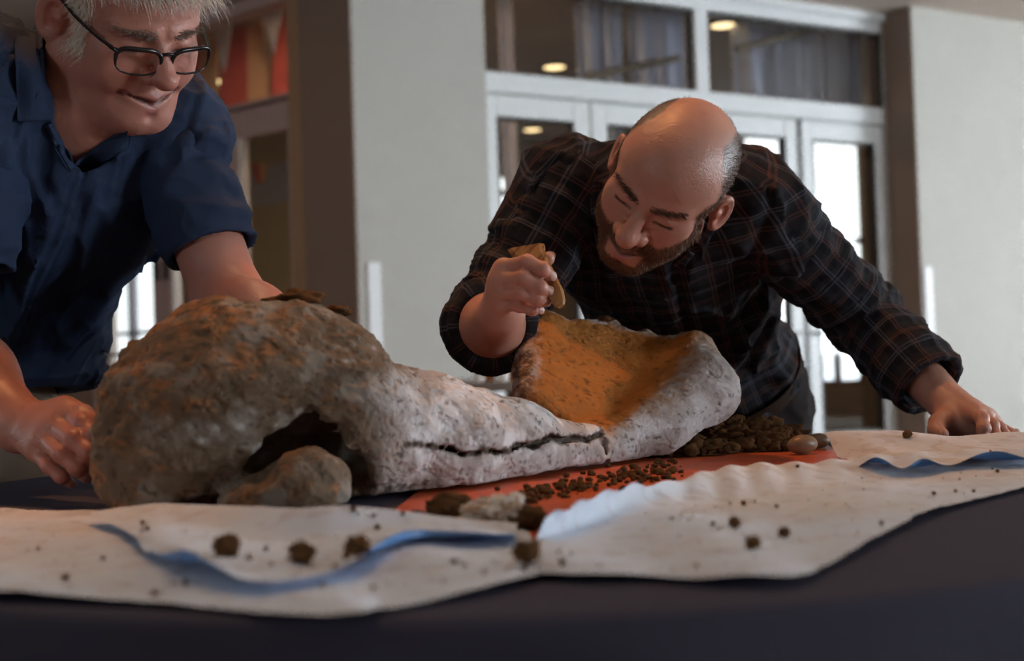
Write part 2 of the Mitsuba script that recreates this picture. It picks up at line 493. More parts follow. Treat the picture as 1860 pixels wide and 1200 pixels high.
# ---------------------------------------------------------------- lobby behind the white doors
WL = 5.0
def lob(px0, py0, px1, py1, w, th=.06):
    a, b = tw(px0, py0, w), tw(px1, py1, w)
    return rb((a[0], w, min(a[1], b[1])), (b[0], w + th, max(a[1], b[1])))
WLB = 3.8
tA0, tA1 = tw(845, 400, WL)[0], tw(931, 400, WL)[0]
tB0, tB1 = tw(1300, 400, WLB)[0], tw(1569, 350, WLB)[0]
zA1 = tw(912, 321, WL)[1]
zB1 = min(tw(1520, 240, WLB)[1], ZCEIL - .02)
zB0 = tw(1540, 641, WLB)[1]
zA0 = tw(905, 640, WL)[1]
far = [rb((tA0, WL, zA1), (tA1, WL + .12, ZCEIL)), rb((tA1, WL, 0), (tB0 + .6, WL + .12, ZCEIL)), rb((tB0 - .35, WLB, 0), (tB0 - .25, WL, ZCEIL)), rb((tB0 - .35, WLB, 0), (tB0, WLB + .12, ZCEIL)),
       rb((tB0, WLB, zB1), (tB1, WLB + .12, ZCEIL)), rb((tB1, WLB, 0), (tB1 + 3, WLB + .12, ZCEIL)), rb((tB0, WLB, 0), (tB1, WLB + .12, zB0)), rb((tA0, WL, 0), (tA1, WL + .12, zA0)),
       rb((tB1 + .5, .12, 0), (tB1 + .62, WLB, ZCEIL))]
add('wall_lobby', cat_m(far), 'm_lobby', kind='structure')
lobby_top = rb((t_cor, .12, ZCEIL - .012), (tB1 + .5, WL, ZCEIL - .002))
add('ceiling_lobby', lobby_top, 'm_lobby', kind='structure')
for i, (a, b, z0, z1) in enumerate(((tA0, tA1, zA0, zA1), (tB0, tB1, zB0, zB1))):
    W_ = WLB if i else WL
    k = f'window_{nwin + 4 + i}'
    tag(k, 'bright lobby window seen through the glass of the white doors', kind='structure')
    zm = tw(1540, 436, WLB)[1] if i else tw(905, 349, WL)[1]
    ms = [rb((a, W_ + .02, zm - .03), (b, W_ + .07, zm + .03)), rb((a, W_ + .02, z0), (a + .05, W_ + .07, z1)), rb((b - .02, W_ + .02, z0), (b, W_ + .07, z1))]
    if i:
        tm = tw(1400, 400, WLB)[0]
        ms += [rb((tm - .35, W_ + .02, z0), (tm - .29, W_ + .07, z1))]
    add(k + '__frame', cat_m(ms), 'm_post')
    q = [PD + tR * u - nR * (W_ + .09) + A(0, 0, z) for u, z in ((a, z0), (b, z0), (b, z1), (a, z1))]
    m = trimesh.Trimesh(q, [[0, 1, 2], [0, 2, 3]], process=False)
    if m.face_normals[0] @ nR < 0:
        m.invert()
    add(k + '__pane', m, 'm_white', emitter={'type': 'area', 'radiance': {'type': 'rgb', 'value': LOBBY_L}})

# lobby lamps, on the ceiling, seen through the glass
scene['m_drape'] = P_((0.58, 0.60, 0.68), 0.9, 0.1)
ltxt = ['warm ceiling lamp behind the transom nearest the cream pier', 'warm ceiling lamp behind the glass of the leftmost white door', 'yellowish ceiling lamp at the left end of the right transom', 'small pale ceiling lamp low behind the right transom', 'warm ceiling lamp in front of the orange and red banners', 'dim ceiling lamp behind the pane beside the tan casing']
for i, (px, py, r) in enumerate(((1007, 121, .085), (967, 235, .085), (1313, 45, .085), (1347, 156, .035), (407, 147, .085), (521, 383, .11))):
    q = on_z(px, py, ZCEIL - .02)
    k = 'lobby_lamp' + (f'_{i:03d}' if i else '')
    tag(k, ltxt[i], 'lamp', 'lobby ceiling lamps')
    rg = trimesh.creation.annulus(r, r * 1.25, .014, sections=28)
    rg.apply_translation((q[0], q[1], ZCEIL - .02))
    add(k + '__ring', rg, 'm_post', smooth=40)
    ds = trimesh.creation.cylinder(r * .999, .01, sections=28)
    ds.apply_translation((q[0], q[1], ZCEIL - .022))
    add(k + '__lens', ds, 'm_white', emitter={'type': 'area', 'radiance': {'type': 'rgb', 'value': [2.2, 1.6, .75]}})


def drape(t0, t1, w, z0, z1, folds, seed):
    """hanging cloth with vertical folds behind the doors"""
    rng = np.random.default_rng(seed)
    n, m = 14, 160
    u = np.linspace(0, 1, m)
    ph = np.cumsum(0.5 + rng.random(m))
    ph = ph / ph[-1] * folds * 2 * PI
    P = np.zeros((n, m, 3))
    for i, s in enumerate(np.linspace(0, 1, n)):
        off = np.sin(ph + .9 * s * np.sin(ph * .37)) * .065 + .02 * np.sin(2.3 * ph + 1)
        P[i] = PD + tR * (t0 + (t1 - t0) * u[:, None]) - nR * (w + off[:, None]) + A(0, 0, 1) * (z0 + (z1 - z0) * s)
    return grid_mesh(P)


DRAPES = ((1054, 1078, .45, 2.05, 2, 'narrow grey drape behind the left transom, nearest the ceiling lamp'), (1088, 1120, .45, 2.05, 2, 'bluish drape strip behind the left transom, second from the pier'), (1150, 1178, .45, 2.46, 2, 'grey drape strip in the middle of the left transom'), (1190, 1232, .45, 2.46, 3, 'grey drape at the right end of the left transom'),
          (1337, 1372, .45, 2.46, 2, 'bluish grey drape beside the yellowish lamp of the right transom'), (1384, 1404, .45, 2.46, 1, 'narrow bluish drape strip of the right transom, second from the yellowish lamp'), (1412, 1446, .45, 2.46, 2, 'bluish drape in the middle of the right transom'), (1463, 1484, .45, 2.46, 1, 'narrow grey drape strip right of the middle of the right transom'), (1501, 1526, .45, 2.46, 2, 'pale bluish drape strip of the right transom, second from its right end'), (1534, 1552, .45, 2.46, 1, 'grey drape strip at the right end of the right transom'), (914, 926, .45, 1.75, 1, 'narrow grey drape strip behind the leftmost white door'))
for sd, (px0, px1, w, z0, folds, lab) in enumerate(DRAPES):
    add('drape', drape(tw(px0, 100, w)[0], tw(px1, 100, w)[0], w, z0, ZCEIL - .02, folds, sd + 1), 'm_drape', lab, 'curtain', 'drapes behind the transom glass', smooth=True)
for i, (p, q) in enumerate((((1060, 141), (1236, 104)), ((1334, 91), (1502, 45)))):
    a, b = tw(*p, .28), tw(*q, .24)
    add('curtain_rail', tube([PD + tR * a[0] - nR * .26 + A(0, 0, a[1]), PD + tR * b[0] - nR * .26 + A(0, 0, b[1])], .022, 8), 'm_post', ['brown wooden rail crossing the drapes of the left transom', 'brown wooden rail crossing the drapes of the right transom'][i], 'rail', smooth=40)

# lobby behind the pink doors
scene['m_grey'] = P_((0.42, 0.41, 0.44), 0.7, 0.2)
W2 = 3.2
def lob2(px0, py0, px1, py1, w, th=.08):
    a, b = twl(px0, py0, w), twl(px1, py1, w)
    return lb((min(a[0], b[0]), w, min(a[1], b[1])), (max(a[0], b[0]), w + th, max(a[1], b[1])))
c0 = twl(600, 300, W2)[0]
c1 = twl(322, 450, W2)[0]
zg = twl(490, 372, W2)[1]
zh = twl(490, 298, W2)[1]
add('wall_lobby_left', cat_m([lb((c0 - 1.5, W2, 0), (c1, W2 + .1, zg)), lb((c0 - 1.5, W2, zh), (c1 + 3.5, W2 + .1, ZCEIL))]), 'm_olive', kind='structure')
add('trim_5', lb((c0 - 1.5, W2 + .01, zg), (c1, W2 + .11, zh)), 'm_grey', 'grey band above the olive lobby wall', kind='structure')
add('ceiling_lobby_left', lb((c0 - 1.4, .15, ZCEIL - .012), (c1 + 3.5, W2, ZCEIL - .002)), 'm_olive', kind='structure')
k = f'window_{nwin + 6}'
tag(k, 'bright lobby window seen beside the navy shirt', kind='structure')
z0w = twl(160, 690, W2)[1]
a, b = c1, c1 + 3.5
q = [lp(u, W2 + .06, z) for u, z in ((a, z0w), (b, z0w), (b, zh), (a, zh))]
m = trimesh.Trimesh(q, [[0, 1, 2], [0, 2, 3]], process=False)
if m.face_normals[0] @ nL < 0:
    m.invert()
add(k + '__pane', m, 'm_white', emitter={'type': 'area', 'radiance': {'type': 'rgb', 'value': [v * .8 for v in LOBBY_L]}})
ms = []
for px in (241, 186, 305):
    t_ = twl(px, 560, W2)[0]
    ms.append(lb((t_ - .035, W2 - .03, z0w), (t_ + .035, W2 + .05, zh)))
zq = twl(240, 605, W2)[1]
ms.append(lb((a, W2 - .02, zq - .02), (b, W2 + .05, zq + .02)))
add(k + '__frame', cat_m(ms), 'm_grey')
add('wall_lobby_sill', lb((a, W2, 0), (b, W2 + .1, z0w)), 'm_olive', kind='structure')

q = lp(.75, .36, ZCEIL - .02)
tag('lobby_lamp_006', 'ceiling lamp over the banners, hidden above the pink doors', 'lamp', 'lobby ceiling lamps')
rg = trimesh.creation.annulus(.085, .105, .014, sections=28)
rg.apply_translation((q[0], q[1], ZCEIL - .02))
add('lobby_lamp_006__ring', rg, 'm_post', smooth=40)
ds = trimesh.creation.cylinder(.0849, .01, sections=28)
ds.apply_translation((q[0], q[1], ZCEIL - .022))
add('lobby_lamp_006__lens', ds, 'm_white', emitter={'type': 'area', 'radiance': {'type': 'rgb', 'value': [260, 180, 120]}})
q = lp(1.2, 1.8, ZCEIL - .02)
tag('lobby_lamp_007', 'ceiling lamp of the left lobby, hidden behind the pier', 'lamp', 'lobby ceiling lamps')
add('lobby_lamp_007__ring', trimesh.creation.annulus(.085, .105, .014, sections=28, transform=trimesh.transformations.translation_matrix((q[0], q[1], ZCEIL - .02))), 'm_post', smooth=40)
add('lobby_lamp_007__lens', trimesh.creation.cylinder(.0849, .01, sections=28, transform=trimesh.transformations.translation_matrix((q[0], q[1], ZCEIL - .022))), 'm_white', emitter={'type': 'area', 'radiance': {'type': 'rgb', 'value': [420, 330, 230]}})

# banners and pennants hung in the left lobby
scene['m_red'] = P_((0.52, 0.10, 0.07), 0.8, 0.2)
scene['m_orange'] = P_((0.60, 0.34, 0.17), 0.8, 0.2)
scene['m_pengrey'] = P_((0.45, 0.45, 0.46), 0.8, 0.2)


def cloth_poly(pts, w, bow=.02, th=.004):
    """a flat hanging cloth, outline in pixels on the plane w behind the left wall, with real thickness"""
    from shapely.geometry import Polygon
    q = [twl(px, py, w) for px, py in pts]
    m = trimesh.creation.extrude_polygon(Polygon(q).buffer(0), th, engine='earcut')
    M = np.eye(4)
    M[:3, 0], M[:3, 1], M[:3, 2], M[:3, 3] = tL, A(0, 0, 1), nL, CORNER - nL * w
    m.apply_transform(M)
    return m


WBN = .9
for i, (x0, xm, x1) in enumerate(((318, 322, 362), (404, 449, 487), (498, 545, 590))):
    k = 'banner' + (f'_{i:03d}' if i else '')
    tag(k, ['orange and red hanging banner nearest the eyeglasses', 'red and orange hanging banner in the middle of the left transom', 'red hanging banner against the tan casing'][i], 'banner', 'banners behind the left transom')
    slope = lambda x: 40 - (x - 400) * .26
    if i == 0:
        add(k + '__stripe', cloth_poly([(322, slope(322)), (361, slope(361)), (364, 230), (322, 240)], WBN), 'm_red')
        add(k + '__stripe', cloth_poly([(362, slope(362)), (397, slope(397)), (395, 225), (365, 230)], WBN), 'm_orange')
    else:
        add(k + '__stripe', cloth_poly([(x0, slope(x0)), (xm, slope(xm)), (xm + 3, 220), (x0 - 6, 225)], WBN), 'm_red')
        add(k + '__stripe', cloth_poly([(xm, slope(xm)), (x1 - 14, slope(x1)), (x1, 110), (x1 + 1, 215), (xm + 3, 220)], WBN), 'm_orange')
for i, pts in enumerate(([(386, 46), (424, 36), (408, 132)], [(472, 18), (516, 6), (499, 102)])):
    add('pennant', cloth_poly(pts, WBN - .12), 'm_pengrey', ['grey triangular pennant left of the red banner', 'grey triangular pennant nearest the tan casing'][i], 'pennant', 'grey pennants')
k = 'pennant_002'
tag(k, 'small red and orange pennant low behind the glass of the pink door', 'pennant')
add(k + '__red_half', cloth_poly([(454, 296), (472, 296), (474, 334), (466, 332)], W2 - .5), 'm_red')
add(k + '__orange_half', cloth_poly([(472, 296), (488, 297), (480, 330), (474, 334)], W2 - .5), 'm_orange')
# ---------------------------------------------------------------- table
ZT = 0.75
TC, TRAD = A(0, 1.485, 0), 0.76
scene['m_cloth'] = P_((0.050, 0.046, 0.068), 0.85, 0.2)
scene['m_wood_top'] = P_((0.30, 0.20, 0.12), 0.5, 0.3)
tag('banquet_table', 'round folding table under the dark cloth', 'table')
tt = trimesh.creation.cylinder(TRAD - .012, .025, sections=64)
tt.apply_translation((TC[0], TC[1], ZT - .017))
add('banquet_table__tabletop', tt, 'm_wood_top', smooth=40)
for i in range(4):
    a_ = PI / 4 + i * PI / 2
    add('banquet_table__leg', tube([TC + A(.45 * math.cos(a_), .45 * math.sin(a_), .0), TC + A(.45 * math.cos(a_), .45 * math.sin(a_), ZT - .03)], .014, 8), 'm_metal', smooth=40)


def tablecloth():
    rng = np.random.default_rng(3)
    nth = 360
    th = np.linspace(0, 2 * PI, nth + 1)
    rows = []
    for r in np.linspace(0.02, TRAD - .008, 30):
        rows.append((r, 0.0, 0.0))
    for a_ in np.linspace(0, PI / 2, 6)[1:]:
        rows.append((TRAD - .008 + .010 * math.sin(a_), -.010 * (1 - math.cos(a_)), 0.0))
    for s in np.linspace(0.02, 1, 22):
        rows.append((TRAD + .004, -.01 - s * .70, s))
    P = np.zeros((len(rows), nth + 1, 3))
    fold = np.sin(th * 17 + .8 * np.sin(3 * th)) + .5 * np.sin(th * 29 + 1.0)
    for i, (r, z, s) in enumerate(rows):
        rr = r + s ** .8 * (.035 + .035 * fold)
        P[i] = np.stack([TC[0] + rr * np.cos(th), TC[1] + rr * np.sin(th), ZT + z + 0 * th], 1)
    # soft creases on the top
    top = np.array([s == 0 for _, _, s in rows])
    q = P[top].reshape(-1, 3)
    w = ss(TRAD + .004, TRAD - .15, np.hypot(q[:, 0] - TC[0], q[:, 1] - TC[1]))
    q[:, 2] += w * .0
    P[top] = q.reshape(P[top].shape)
    return grid_mesh(P, flip=True)


add('tablecloth', tablecloth(), 'm_cloth', 'dark plum tablecloth hanging over the round table', 'tablecloth', smooth=True)
# ---------------------------------------------------------------- the great bone
CRACK_X = [738, 770, 795, 822, 838, 862, 880, 905, 925, 940, 962, 985, 1000, 1022, 1040, 1066, 1092]
CRACK_Y = [806, 807, 812, 817, 825, 823, 817, 821, 817, 807, 809, 801, 793, 800, 796, 798, 788]
CRACK_D = np.interp(CRACK_X, [738, 795, 850, 925, 1010, 1092], [1.352, 1.385, 1.425, 1.482, 1.56, 1.625])


def make_bone():
    a_ = at
    # shaft axis
    c1 = a_(630, 775, 1.40)
    c2 = a_(790, 806, 1.47)
    c3 = a_(930, 814, 1.565)
    c4 = a_(1060, 820, 1.655)
    eA, eA2 = a_(980, 600, 1.83), a_(1110, 598, 1.90)
    eB = a_(1262, 640, 1.86)
    eB0 = a_(1195, 622, 1.90)
    eC = a_(1288, 712, 1.80)
    eM = a_(1200, 770, 1.75)
    eD = a_(1105, 806, 1.695)
    eE = a_(962, 725, 1.68)

    def f(p):
        # large knuckle end
        d = ell(p, a_(425, 720, 1.37), (.112, .105, .106))
        d = smin(d, ell(p, a_(345, 800, 1.36), (.086, .085, .085)), .05)
        d = smin(d, ell(p, a_(555, 690, 1.41), (.080, .085, .084)), .05)
        d = smin(d, ell(p, a_(385, 620, 1.42), (.060, .06, .045)), .03)
        d = smin(d, ell(p, a_(262, 770, 1.37), (.042, .07, .075)), .04)
        d = smin(d, ell(p, a_(300, 880, 1.31), (.062, .05, .045)), .035)
        d = smin(d, ell(p, a_(630, 800, 1.39), (.055, .075, .085)), .05)
        # shaft
        for u, v, ra, rb_ in ((c1, c2, .090, .066), (c2, c3, .066, .053), (c3, c4, .053, .034)):
            d = smin(d, cap(p, u, v, ra, rb_), .04)
        d = smin(d, cap(p, a_(740, 725, 1.47), a_(840, 745, 1.54), .028, .022), .04)
        # low front condyle with the hollow over it
        hol = cap(p, a_(470, 850, 1.325), a_(565, 826, 1.335), .038, .044)
        hol = np.minimum(hol, cap(p, a_(565, 826, 1.335), a_(634, 852, 1.33), .042, .024))
        hol = np.minimum(hol, cap(p, a_(640, 850, 1.32), a_(652, 935, 1.32), .018, .022))
        hol = np.minimum(hol, cap(p, a_(440, 862, 1.305), a_(422, 950, 1.30), .014, .018))
        d = smax(d, -hol, .014)
        d = smin(d, ell(p, a_(560, 888, 1.285), (.043, .060, .044)), .006)
        d = smin(d, ell(p, a_(478, 918, 1.285), (.040, .05, .029)), .018)
        d = smax(d, -cap(p, a_(330, 925, 1.29), a_(420, 935, 1.28), .016, .014), .014)
        # dent along the crown
        d = smax(d, -cap(p, a_(440, 520, 1.33), a_(520, 545, 1.52), .014), .02)
        # flared far end: two thick borders and the sheet between them
        d2 = np.minimum.reduce([tri_d(p, eE, eA, eA2) - .017, tri_d(p, eE, eA2, eD) - .017, tri_d(p, eD, eA2, eB0) - .017, tri_d(p, eD, eB0, eB) - .017, tri_d(p, eD, eB, eC) - .02])
        d2 = smin(d2, cap(p, c4, eD, .034, .026), .02)
        d2 = smin(d2, cap(p, eD, eM, .027, .036), .025)
        d2 = smin(d2, cap(p, eM, eC, .034, .040), .025)
        d2 = smin(d2, cap(p, eC, eB, .038, .030), .025)
        d2 = smin(d2, cap(p, eE + A(-.0, .03, 0), eA, .022, .028), .03)
        d = smin(d, d2, .015)
        # broken step at the end of the shaft's outer layer, and the crack
        pts, dd = list(zip(CRACK_X, CRACK_Y)), CRACK_D
        for i in range(len(pts) - 1):
            (x0, y0), (x1, y1) = pts[i], pts[i + 1]
            w = [.003, .003, .004, .004, .005, .005, .004, .005, .006, .005, .009, .007, .010, .008, .010, .006][i]
            q = [a_(x0, y0, dd[i] - .03), a_(x1, y1, dd[i + 1] - .03), a_(x1, y1, dd[i + 1] + .022), a_(x0, y0, dd[i] + .022)]
            n_ = np.linalg.norm(p - ((q[0] + q[2]) / 2).astype(F4), axis=1) < .09
            if n_.any():
                pn = p[n_]
                k_ = np.minimum(tri_d(pn, q[0], q[1], q[2]), tri_d(pn, q[0], q[2], q[3]))
                d[n_] = smax(d[n_], -(k_ - w * .30 - .006 * nz(pn, 110, 5, 2)), .002)
        for (x0, y0, e0), (x1, y1, e1) in (((1078, 766, 1.60), (1098, 798, 1.63)), ((1098, 798, 1.63), (1102, 846, 1.66))):
            q = [a_(x0, y0, e0 - .02), a_(x1, y1, e1 - .02), a_(x1, y1, e1 + .005), a_(x0, y0, e0 + .005)]
            d = smax(d, -(np.minimum(tri_d(p, q[0], q[1], q[2]), tri_d(p, q[0], q[2], q[3])) - .0015 - .016 * np.maximum(nz(p, 70, 6, 2), -.1)), .003)
        # ragged upper rim
        for x0, y0, dp, r in ((1205, 590, 1.9, .018), (1235, 598, 1.89, .014), (1150, 582, 1.9, .02), (1090, 560, 1.9, .02), (1310, 660, 1.84, .012)):
            d = smax(d, -sph(p, a_(x0, y0, dp), r), .006)
        return smax(d, .7565 - p[:, 2] + .0 * d, .004)

    def disp(p):
        r = np.clip((p[:, 0] + .30) / .7, 0, 1)
        n1 = nz(p, 9, 1, 3)
        n2 = nz(p, 28, 2, 3)
        n3 = nz(p, 85, 3, 3)
        return .016 * n1 * (1 - .7 * r) + .017 * n2 * (1 - .95 * np.clip(r * 1.6, 0, 1) * .85) + .010 * n3 * (1 - .55 * np.clip(r * 1.6, 0, 1)) + .005 * np.abs(nz(p, 160, 4, 2))

    F = lambda p: np.maximum(f(p) + disp(p), .7565 - p[:, 2])
    return sdf_mesh(F, A(-.55, 1.08, .745), A(.42, 2.0, 1.02), .0032)


bone = make_bone()


def bone_color(m):
    p = m.vertices
    n1, n2, n3, n4 = (meshkit.fbm(p * s, 4, k) for s, k in ((11, 11), (30, 12), (80, 13), (200, 14)))
    base = A(.40, .36, .34)
    pale = A(.60, .58, .58)
    brown = A(.115, .072, .040)
    rust = A(.30, .115, .032)
    dark = A(.045, .035, .028)
    big = ss(-.075, -.185, p[:, 0] + .16 * (n1 - .5))[:, None]       # the knuckle end keeps its soil
    c = base + (pale - base) * ss(.42, .62, n2)[:, None]
    soil = brown + (rust - brown) * ss(.47, .66, n3 * .5 + n1 * .5)[:, None]
    soil = soil + (A(.20, .165, .13) - soil) * ss(.54, .66, n2)[:, None] * .8
    c = c + (soil - c) * big * ss(.16, .36, n1 * .5 + n3 * .5)[:, None] * .95
    c = c + (dark - c) * ss(.57, .67, n4 * .6 + n3 * .4)[:, None] * .75
    # ochre stain of the hollow between the borders of the flare
    q0, ex, ey = at(1125, 690, 1.78), None, None
    tris = [(at(945, 712, 1.66), at(985, 575, 1.83), at(1110, 585, 1.90)), (at(945, 712, 1.66), at(1110, 585, 1.90), at(1085, 780, 1.68)), (at(1085, 780, 1.68), at(1110, 585, 1.90), at(1262, 610, 1.88))]
    dd = np.minimum.reduce([tri_d(p.astype(F4), *t) for t in tris])
    ochre = A(.36, .135, .030) * (.75 + .5 * n2[:, None])
    st = ss(.036, .020, dd + .026 * (n3 - .5) + .012 * (n2 - .5))
    st2 = ss(.085, .040, dd + .05 * (n3 - .5) + .03 * (n2 - .5)) * ss(.40, .56, n3 * .6 + n2 * .4 + .05) * ss(.80, .84, p[:, 2])
    c = c + (A(.30, .17, .085) - c) * (st2 * .75)[:, None]
    # the left border and the ragged rim stay grey, crusted with soil
    rim = [(940, 700, 1.67), (948, 640, 1.75), (958, 585, 1.83), (990, 562, 1.85), (1050, 566, 1.88), (1108, 590, 1.9), (1190, 590, 1.9), (1240, 604, 1.88)]
    pf = p.astype(F4)
    dr_ = np.minimum.reduce([cap(pf, at(*rim[i]), at(*rim[i + 1]), 0.0) for i in range(len(rim) - 1)])
    st = st * ss(.014, .030, dr_ + .018 * (n3 - .5) + .012 * (n4 - .5))
    crust = ss(.030, .012, dr_) * ss(.46, .54, n4 * .5 + n3 * .5)
    c = c + (A(.09, .055, .03) - c) * crust[:, None] * .8
    c = c + (ochre - c) * st[:, None]
    # soil packed in the crack
    cr = list(zip(CRACK_X, CRACK_Y, CRACK_D))
    dc = np.minimum.reduce([tri_d(pf, at(x0, y0, e0 - .03), at(x1, y1, e1 - .03), at(x1, y1, e1 + .04)) for (x0, y0, e0), (x1, y1, e1) in zip(cr, cr[1:])] + [tri_d(pf, at(x0, y0, e0 - .03), at(x1, y1, e1 + .04), at(x0, y0, e0 + .04)) for (x0, y0, e0), (x1, y1, e1) in zip(cr, cr[1:])])
    c = c + (A(.060, .036, .020) - c) * (ss(.0052, .0022, dc + .007 * (n4 - .5)))[:, None] * .92
    c = c + (A(.10, .045, .015) - c) * (st * ss(.56, .66, n4 * .5 + n3 * .5) * .7)[:, None]
    return np.clip(c, 0, 1)


scene['m_bone'] = bumped(P_(VC, 0.8, 0.25), lambda p, n, uv: fbm(p.x * 260, p.y * 260, p.z * 260, 3), 0.0035, 8e-4)
add('fossil_bone', bone, 'm_bone', 'huge weathered fossil limb bone with a knobbly brown end and flared orange end', 'bone', smooth=True, color=bone_color(bone))
# ---------------------------------------------------------------- tarp and pads on the table
scene['m_tarp'] = P_(proc(lambda p, n, uv: mix((.50, .085, .022), (.36, .06, .02), fbm(p.x * 25, p.y * 25, 0, 3))), 0.45, 0.4)


def pad_white(p, n, uv):
    """white paper facing with patches and crumbs of tan soil"""
    a = smoothstep(.22, .85, fbm(p.x * 4 + 3, p.y * 7, 0, 2))
    b = smoothstep(.60, .70, fbm(p.x * 60, p.y * 90, 0, 3))
    c = mix((.60, .655, .745), (.58, .47, .37), a * .55)
    return mix(c, (.30, .16, .07), b * .22)


scene['m_pad'] = {'type': 'twosided', 'b': {'type': 'bumpmap', 't': proc(lambda p, n, uv: fbm(p.x * 120, p.y * 120, p.z * 120, 2)), 'scale': .0012,
                                             'n': {'type': 'principled', 'base_color': proc(pad_white), 'roughness': .8, 'specular': .2}},
                  'a': {'type': 'principled', 'base_color': {'type': 'rgb', 'value': [.10, .24, .50]}, 'roughness': .5, 'specular': .4}}


LAID = []                                                 # what lies flat on the table, to set small things on


def poly_slab(px, z, th, h=.02):
    from shapely.geometry import Polygon
    q = [on_z(x, y, z)[:2] for x, y in px]
    m = trimesh.creation.extrude_polygon(Polygon(q).buffer(0), th, engine='earcut')
    m.apply_translation((0, 0, z))
    return m


add('orange_tarp', poly_slab([(640, 990), (900, 1000), (1080, 960), (1300, 915), (1560, 868), (1585, 836), (1490, 806), (1300, 800), (1050, 815), (800, 860)], ZT + .0012, .0012), 'm_tarp',
    'glossy orange plastic tarp under the fossil bone', 'tarp')


def sheet(rows, n, m, zf, base, seed=0, rag=.003):
    """a thin pad: rows = list of pixel polylines (near to far) laid on the table, zf(u, v, P) adds height; base = height above the cloth"""
    R = []
    for px in rows:
        w = np.array([on_z(x, y, ZT + base) for x, y in px])
        R.append(spline(w, m))
    R = np.array(R)
    P = np.stack([spline(R[:, j], n) for j in range(m)], 1)          # (n, m, 3)
    v, u = np.meshgrid(np.linspace(0, 1, n), np.linspace(0, 1, m), indexing='ij')
    P = P + zf(u, v, P)
    k = meshkit.fbm(np.stack([P[..., 0] * 14, P[..., 1] * 14, 0 * u + seed], -1), 3) - .5
    P[..., 2] += np.maximum(k, -.1) * .007 + .0009
    e = (meshkit.fbm(np.stack([P[..., 0] * 45, P[..., 1] * 45, 0 * u + seed + 9], -1), 3) - .5)
    P[0, :, 1] += e[0] * rag
    P[..., 2] = np.maximum(P[..., 2], ZT + base)
    g = grid_mesh(P, flip=True)
    LAID.append(g)
    return g


def up(z):
    return np.stack([0 * z, 0 * z, z], -1)


# base sheet, near left, its front edge towards the camera
def zf_a(u, v, P):
    return up(.004 * np.sin(9 * u + 4 * v) ** 2 * ss(.9, .5, v))


add('absorbent_pad', sheet([[(-260, 1078), (0, 1086), (330, 1100), (630, 1131), (700, 1108), (880, 1076), (990, 1046)],
                            [(-260, 985), (0, 990), (300, 1000), (560, 1010), (720, 1000), (860, 990), (960, 978)],
                            [(-260, 925), (0, 925), (200, 932), (420, 950), (620, 952), (760, 950), (930, 950)]], 70, 220, zf_a, .003), 'm_pad',
    'white absorbent pad with the corner pointing at the camera', 'absorbent pad', 'white absorbent pads on the table', smooth=True)


# sheet over it: curled front edge shows the blue backing
def zf_b(u, v, P):
    curl = ss(.14, 0, v) * (.30 + .7 * np.exp(-((u - .12) / .10) ** 2) + .55 * np.exp(-((u - .68) / .16) ** 2))
    z = .012 * curl + .008 * np.sin(5 * u + 1) ** 2 * ss(0, .3, v) + .020 * ss(.6, .95, v) * ss(1.0, .97, v) * np.sin(PI * np.clip(u * 1.1, 0, 1)) ** 2
    q = up(z)
    q[..., 1] += .012 * curl
    return q + A(0, 0, .0035)


add('absorbent_pad', sheet([[(278, 1030), (340, 1060), (450, 1084), (560, 1074), (640, 1052), (700, 1016), (760, 996), (850, 992), (935, 990)],
                            [(225, 985), (330, 995), (480, 1005), (600, 1000), (720, 984), (840, 978), (938, 980)],
                            [(160, 950), (270, 946), (420, 962), (560, 975), (680, 972), (800, 965), (940, 962)]], 60, 240, zf_b, .006, 2), 'm_pad',
    'crumpled white absorbent pad with curled blue edges before the brown bone end', 'absorbent pad', 'white absorbent pads on the table', smooth=True)


# long sheet on the right with its far edge rolled up along the tarp
def zf_c(u, v, P):
    w = ss(1.0, .90, u)
    roll = ss(.60, .97, v) * w
    rip = (.5 + .5 * np.sin(u * 95 + 6 * v)) * .0035 * ss(.55, .9, v) * ss(1.0, .7, u)
    return up(.020 * roll * (.85 + .15 * np.sin(5 * u + 1)) + rip + .003 * np.sin(11 * u + 3 * v) ** 2)


add('absorbent_pad', sheet([[(930, 1040), (1060, 1050), (1180, 1048), (1330, 1058), (1445, 1056), (1525, 1018), (1700, 930), (1870, 884), (1990, 850)],
                            [(950, 1010), (1060, 1000), (1180, 985), (1300, 965), (1420, 945), (1540, 915), (1680, 885), (1860, 860), (1990, 838)],
                            [(975, 985), (1060, 962), (1160, 935), (1280, 915), (1400, 898), (1520, 880), (1660, 862), (1860, 848), (1990, 830)],
                            [(1000, 985), (1080, 958), (1180, 925), (1290, 895), (1400, 876), (1520, 862), (1660, 850), (1860, 840), (1990, 824)]], 80, 300, zf_c, .004, 4), 'm_pad',
    'long white absorbent pad on the right with a rolled up edge along the orange tarp', 'absorbent pad', 'white absorbent pads on the table', smooth=True)


# far sheet under the resting hand, its back edge turned up
def zf_d(u, v, P):
    b = ss(.55, 1.0, v) * ss(1.0, .55, u) * (.8 + .2 * np.sin(9 * u))
    f = ss(.12, 0, v) * .012 * np.sin(11 * u + .5) ** 2
    return up(.006 + .026 * b + f + .004 * np.sin(8 * u + 5 * v) ** 2)


add('absorbent_pad', sheet([[(1560, 862), (1640, 866), (1720, 860), (1860, 852), (1990, 838)],
                            [(1530, 843), (1640, 842), (1740, 838), (1860, 832), (1990, 822)],
                            [(1497, 830), (1600, 828), (1720, 824), (1860, 818), (1990, 812)]], 60, 200, zf_d, .006, 6), 'm_pad',
    'white absorbent pad under the resting hand, its back edge turned up', 'absorbent pad', 'white absorbent pads on the table', smooth=True)
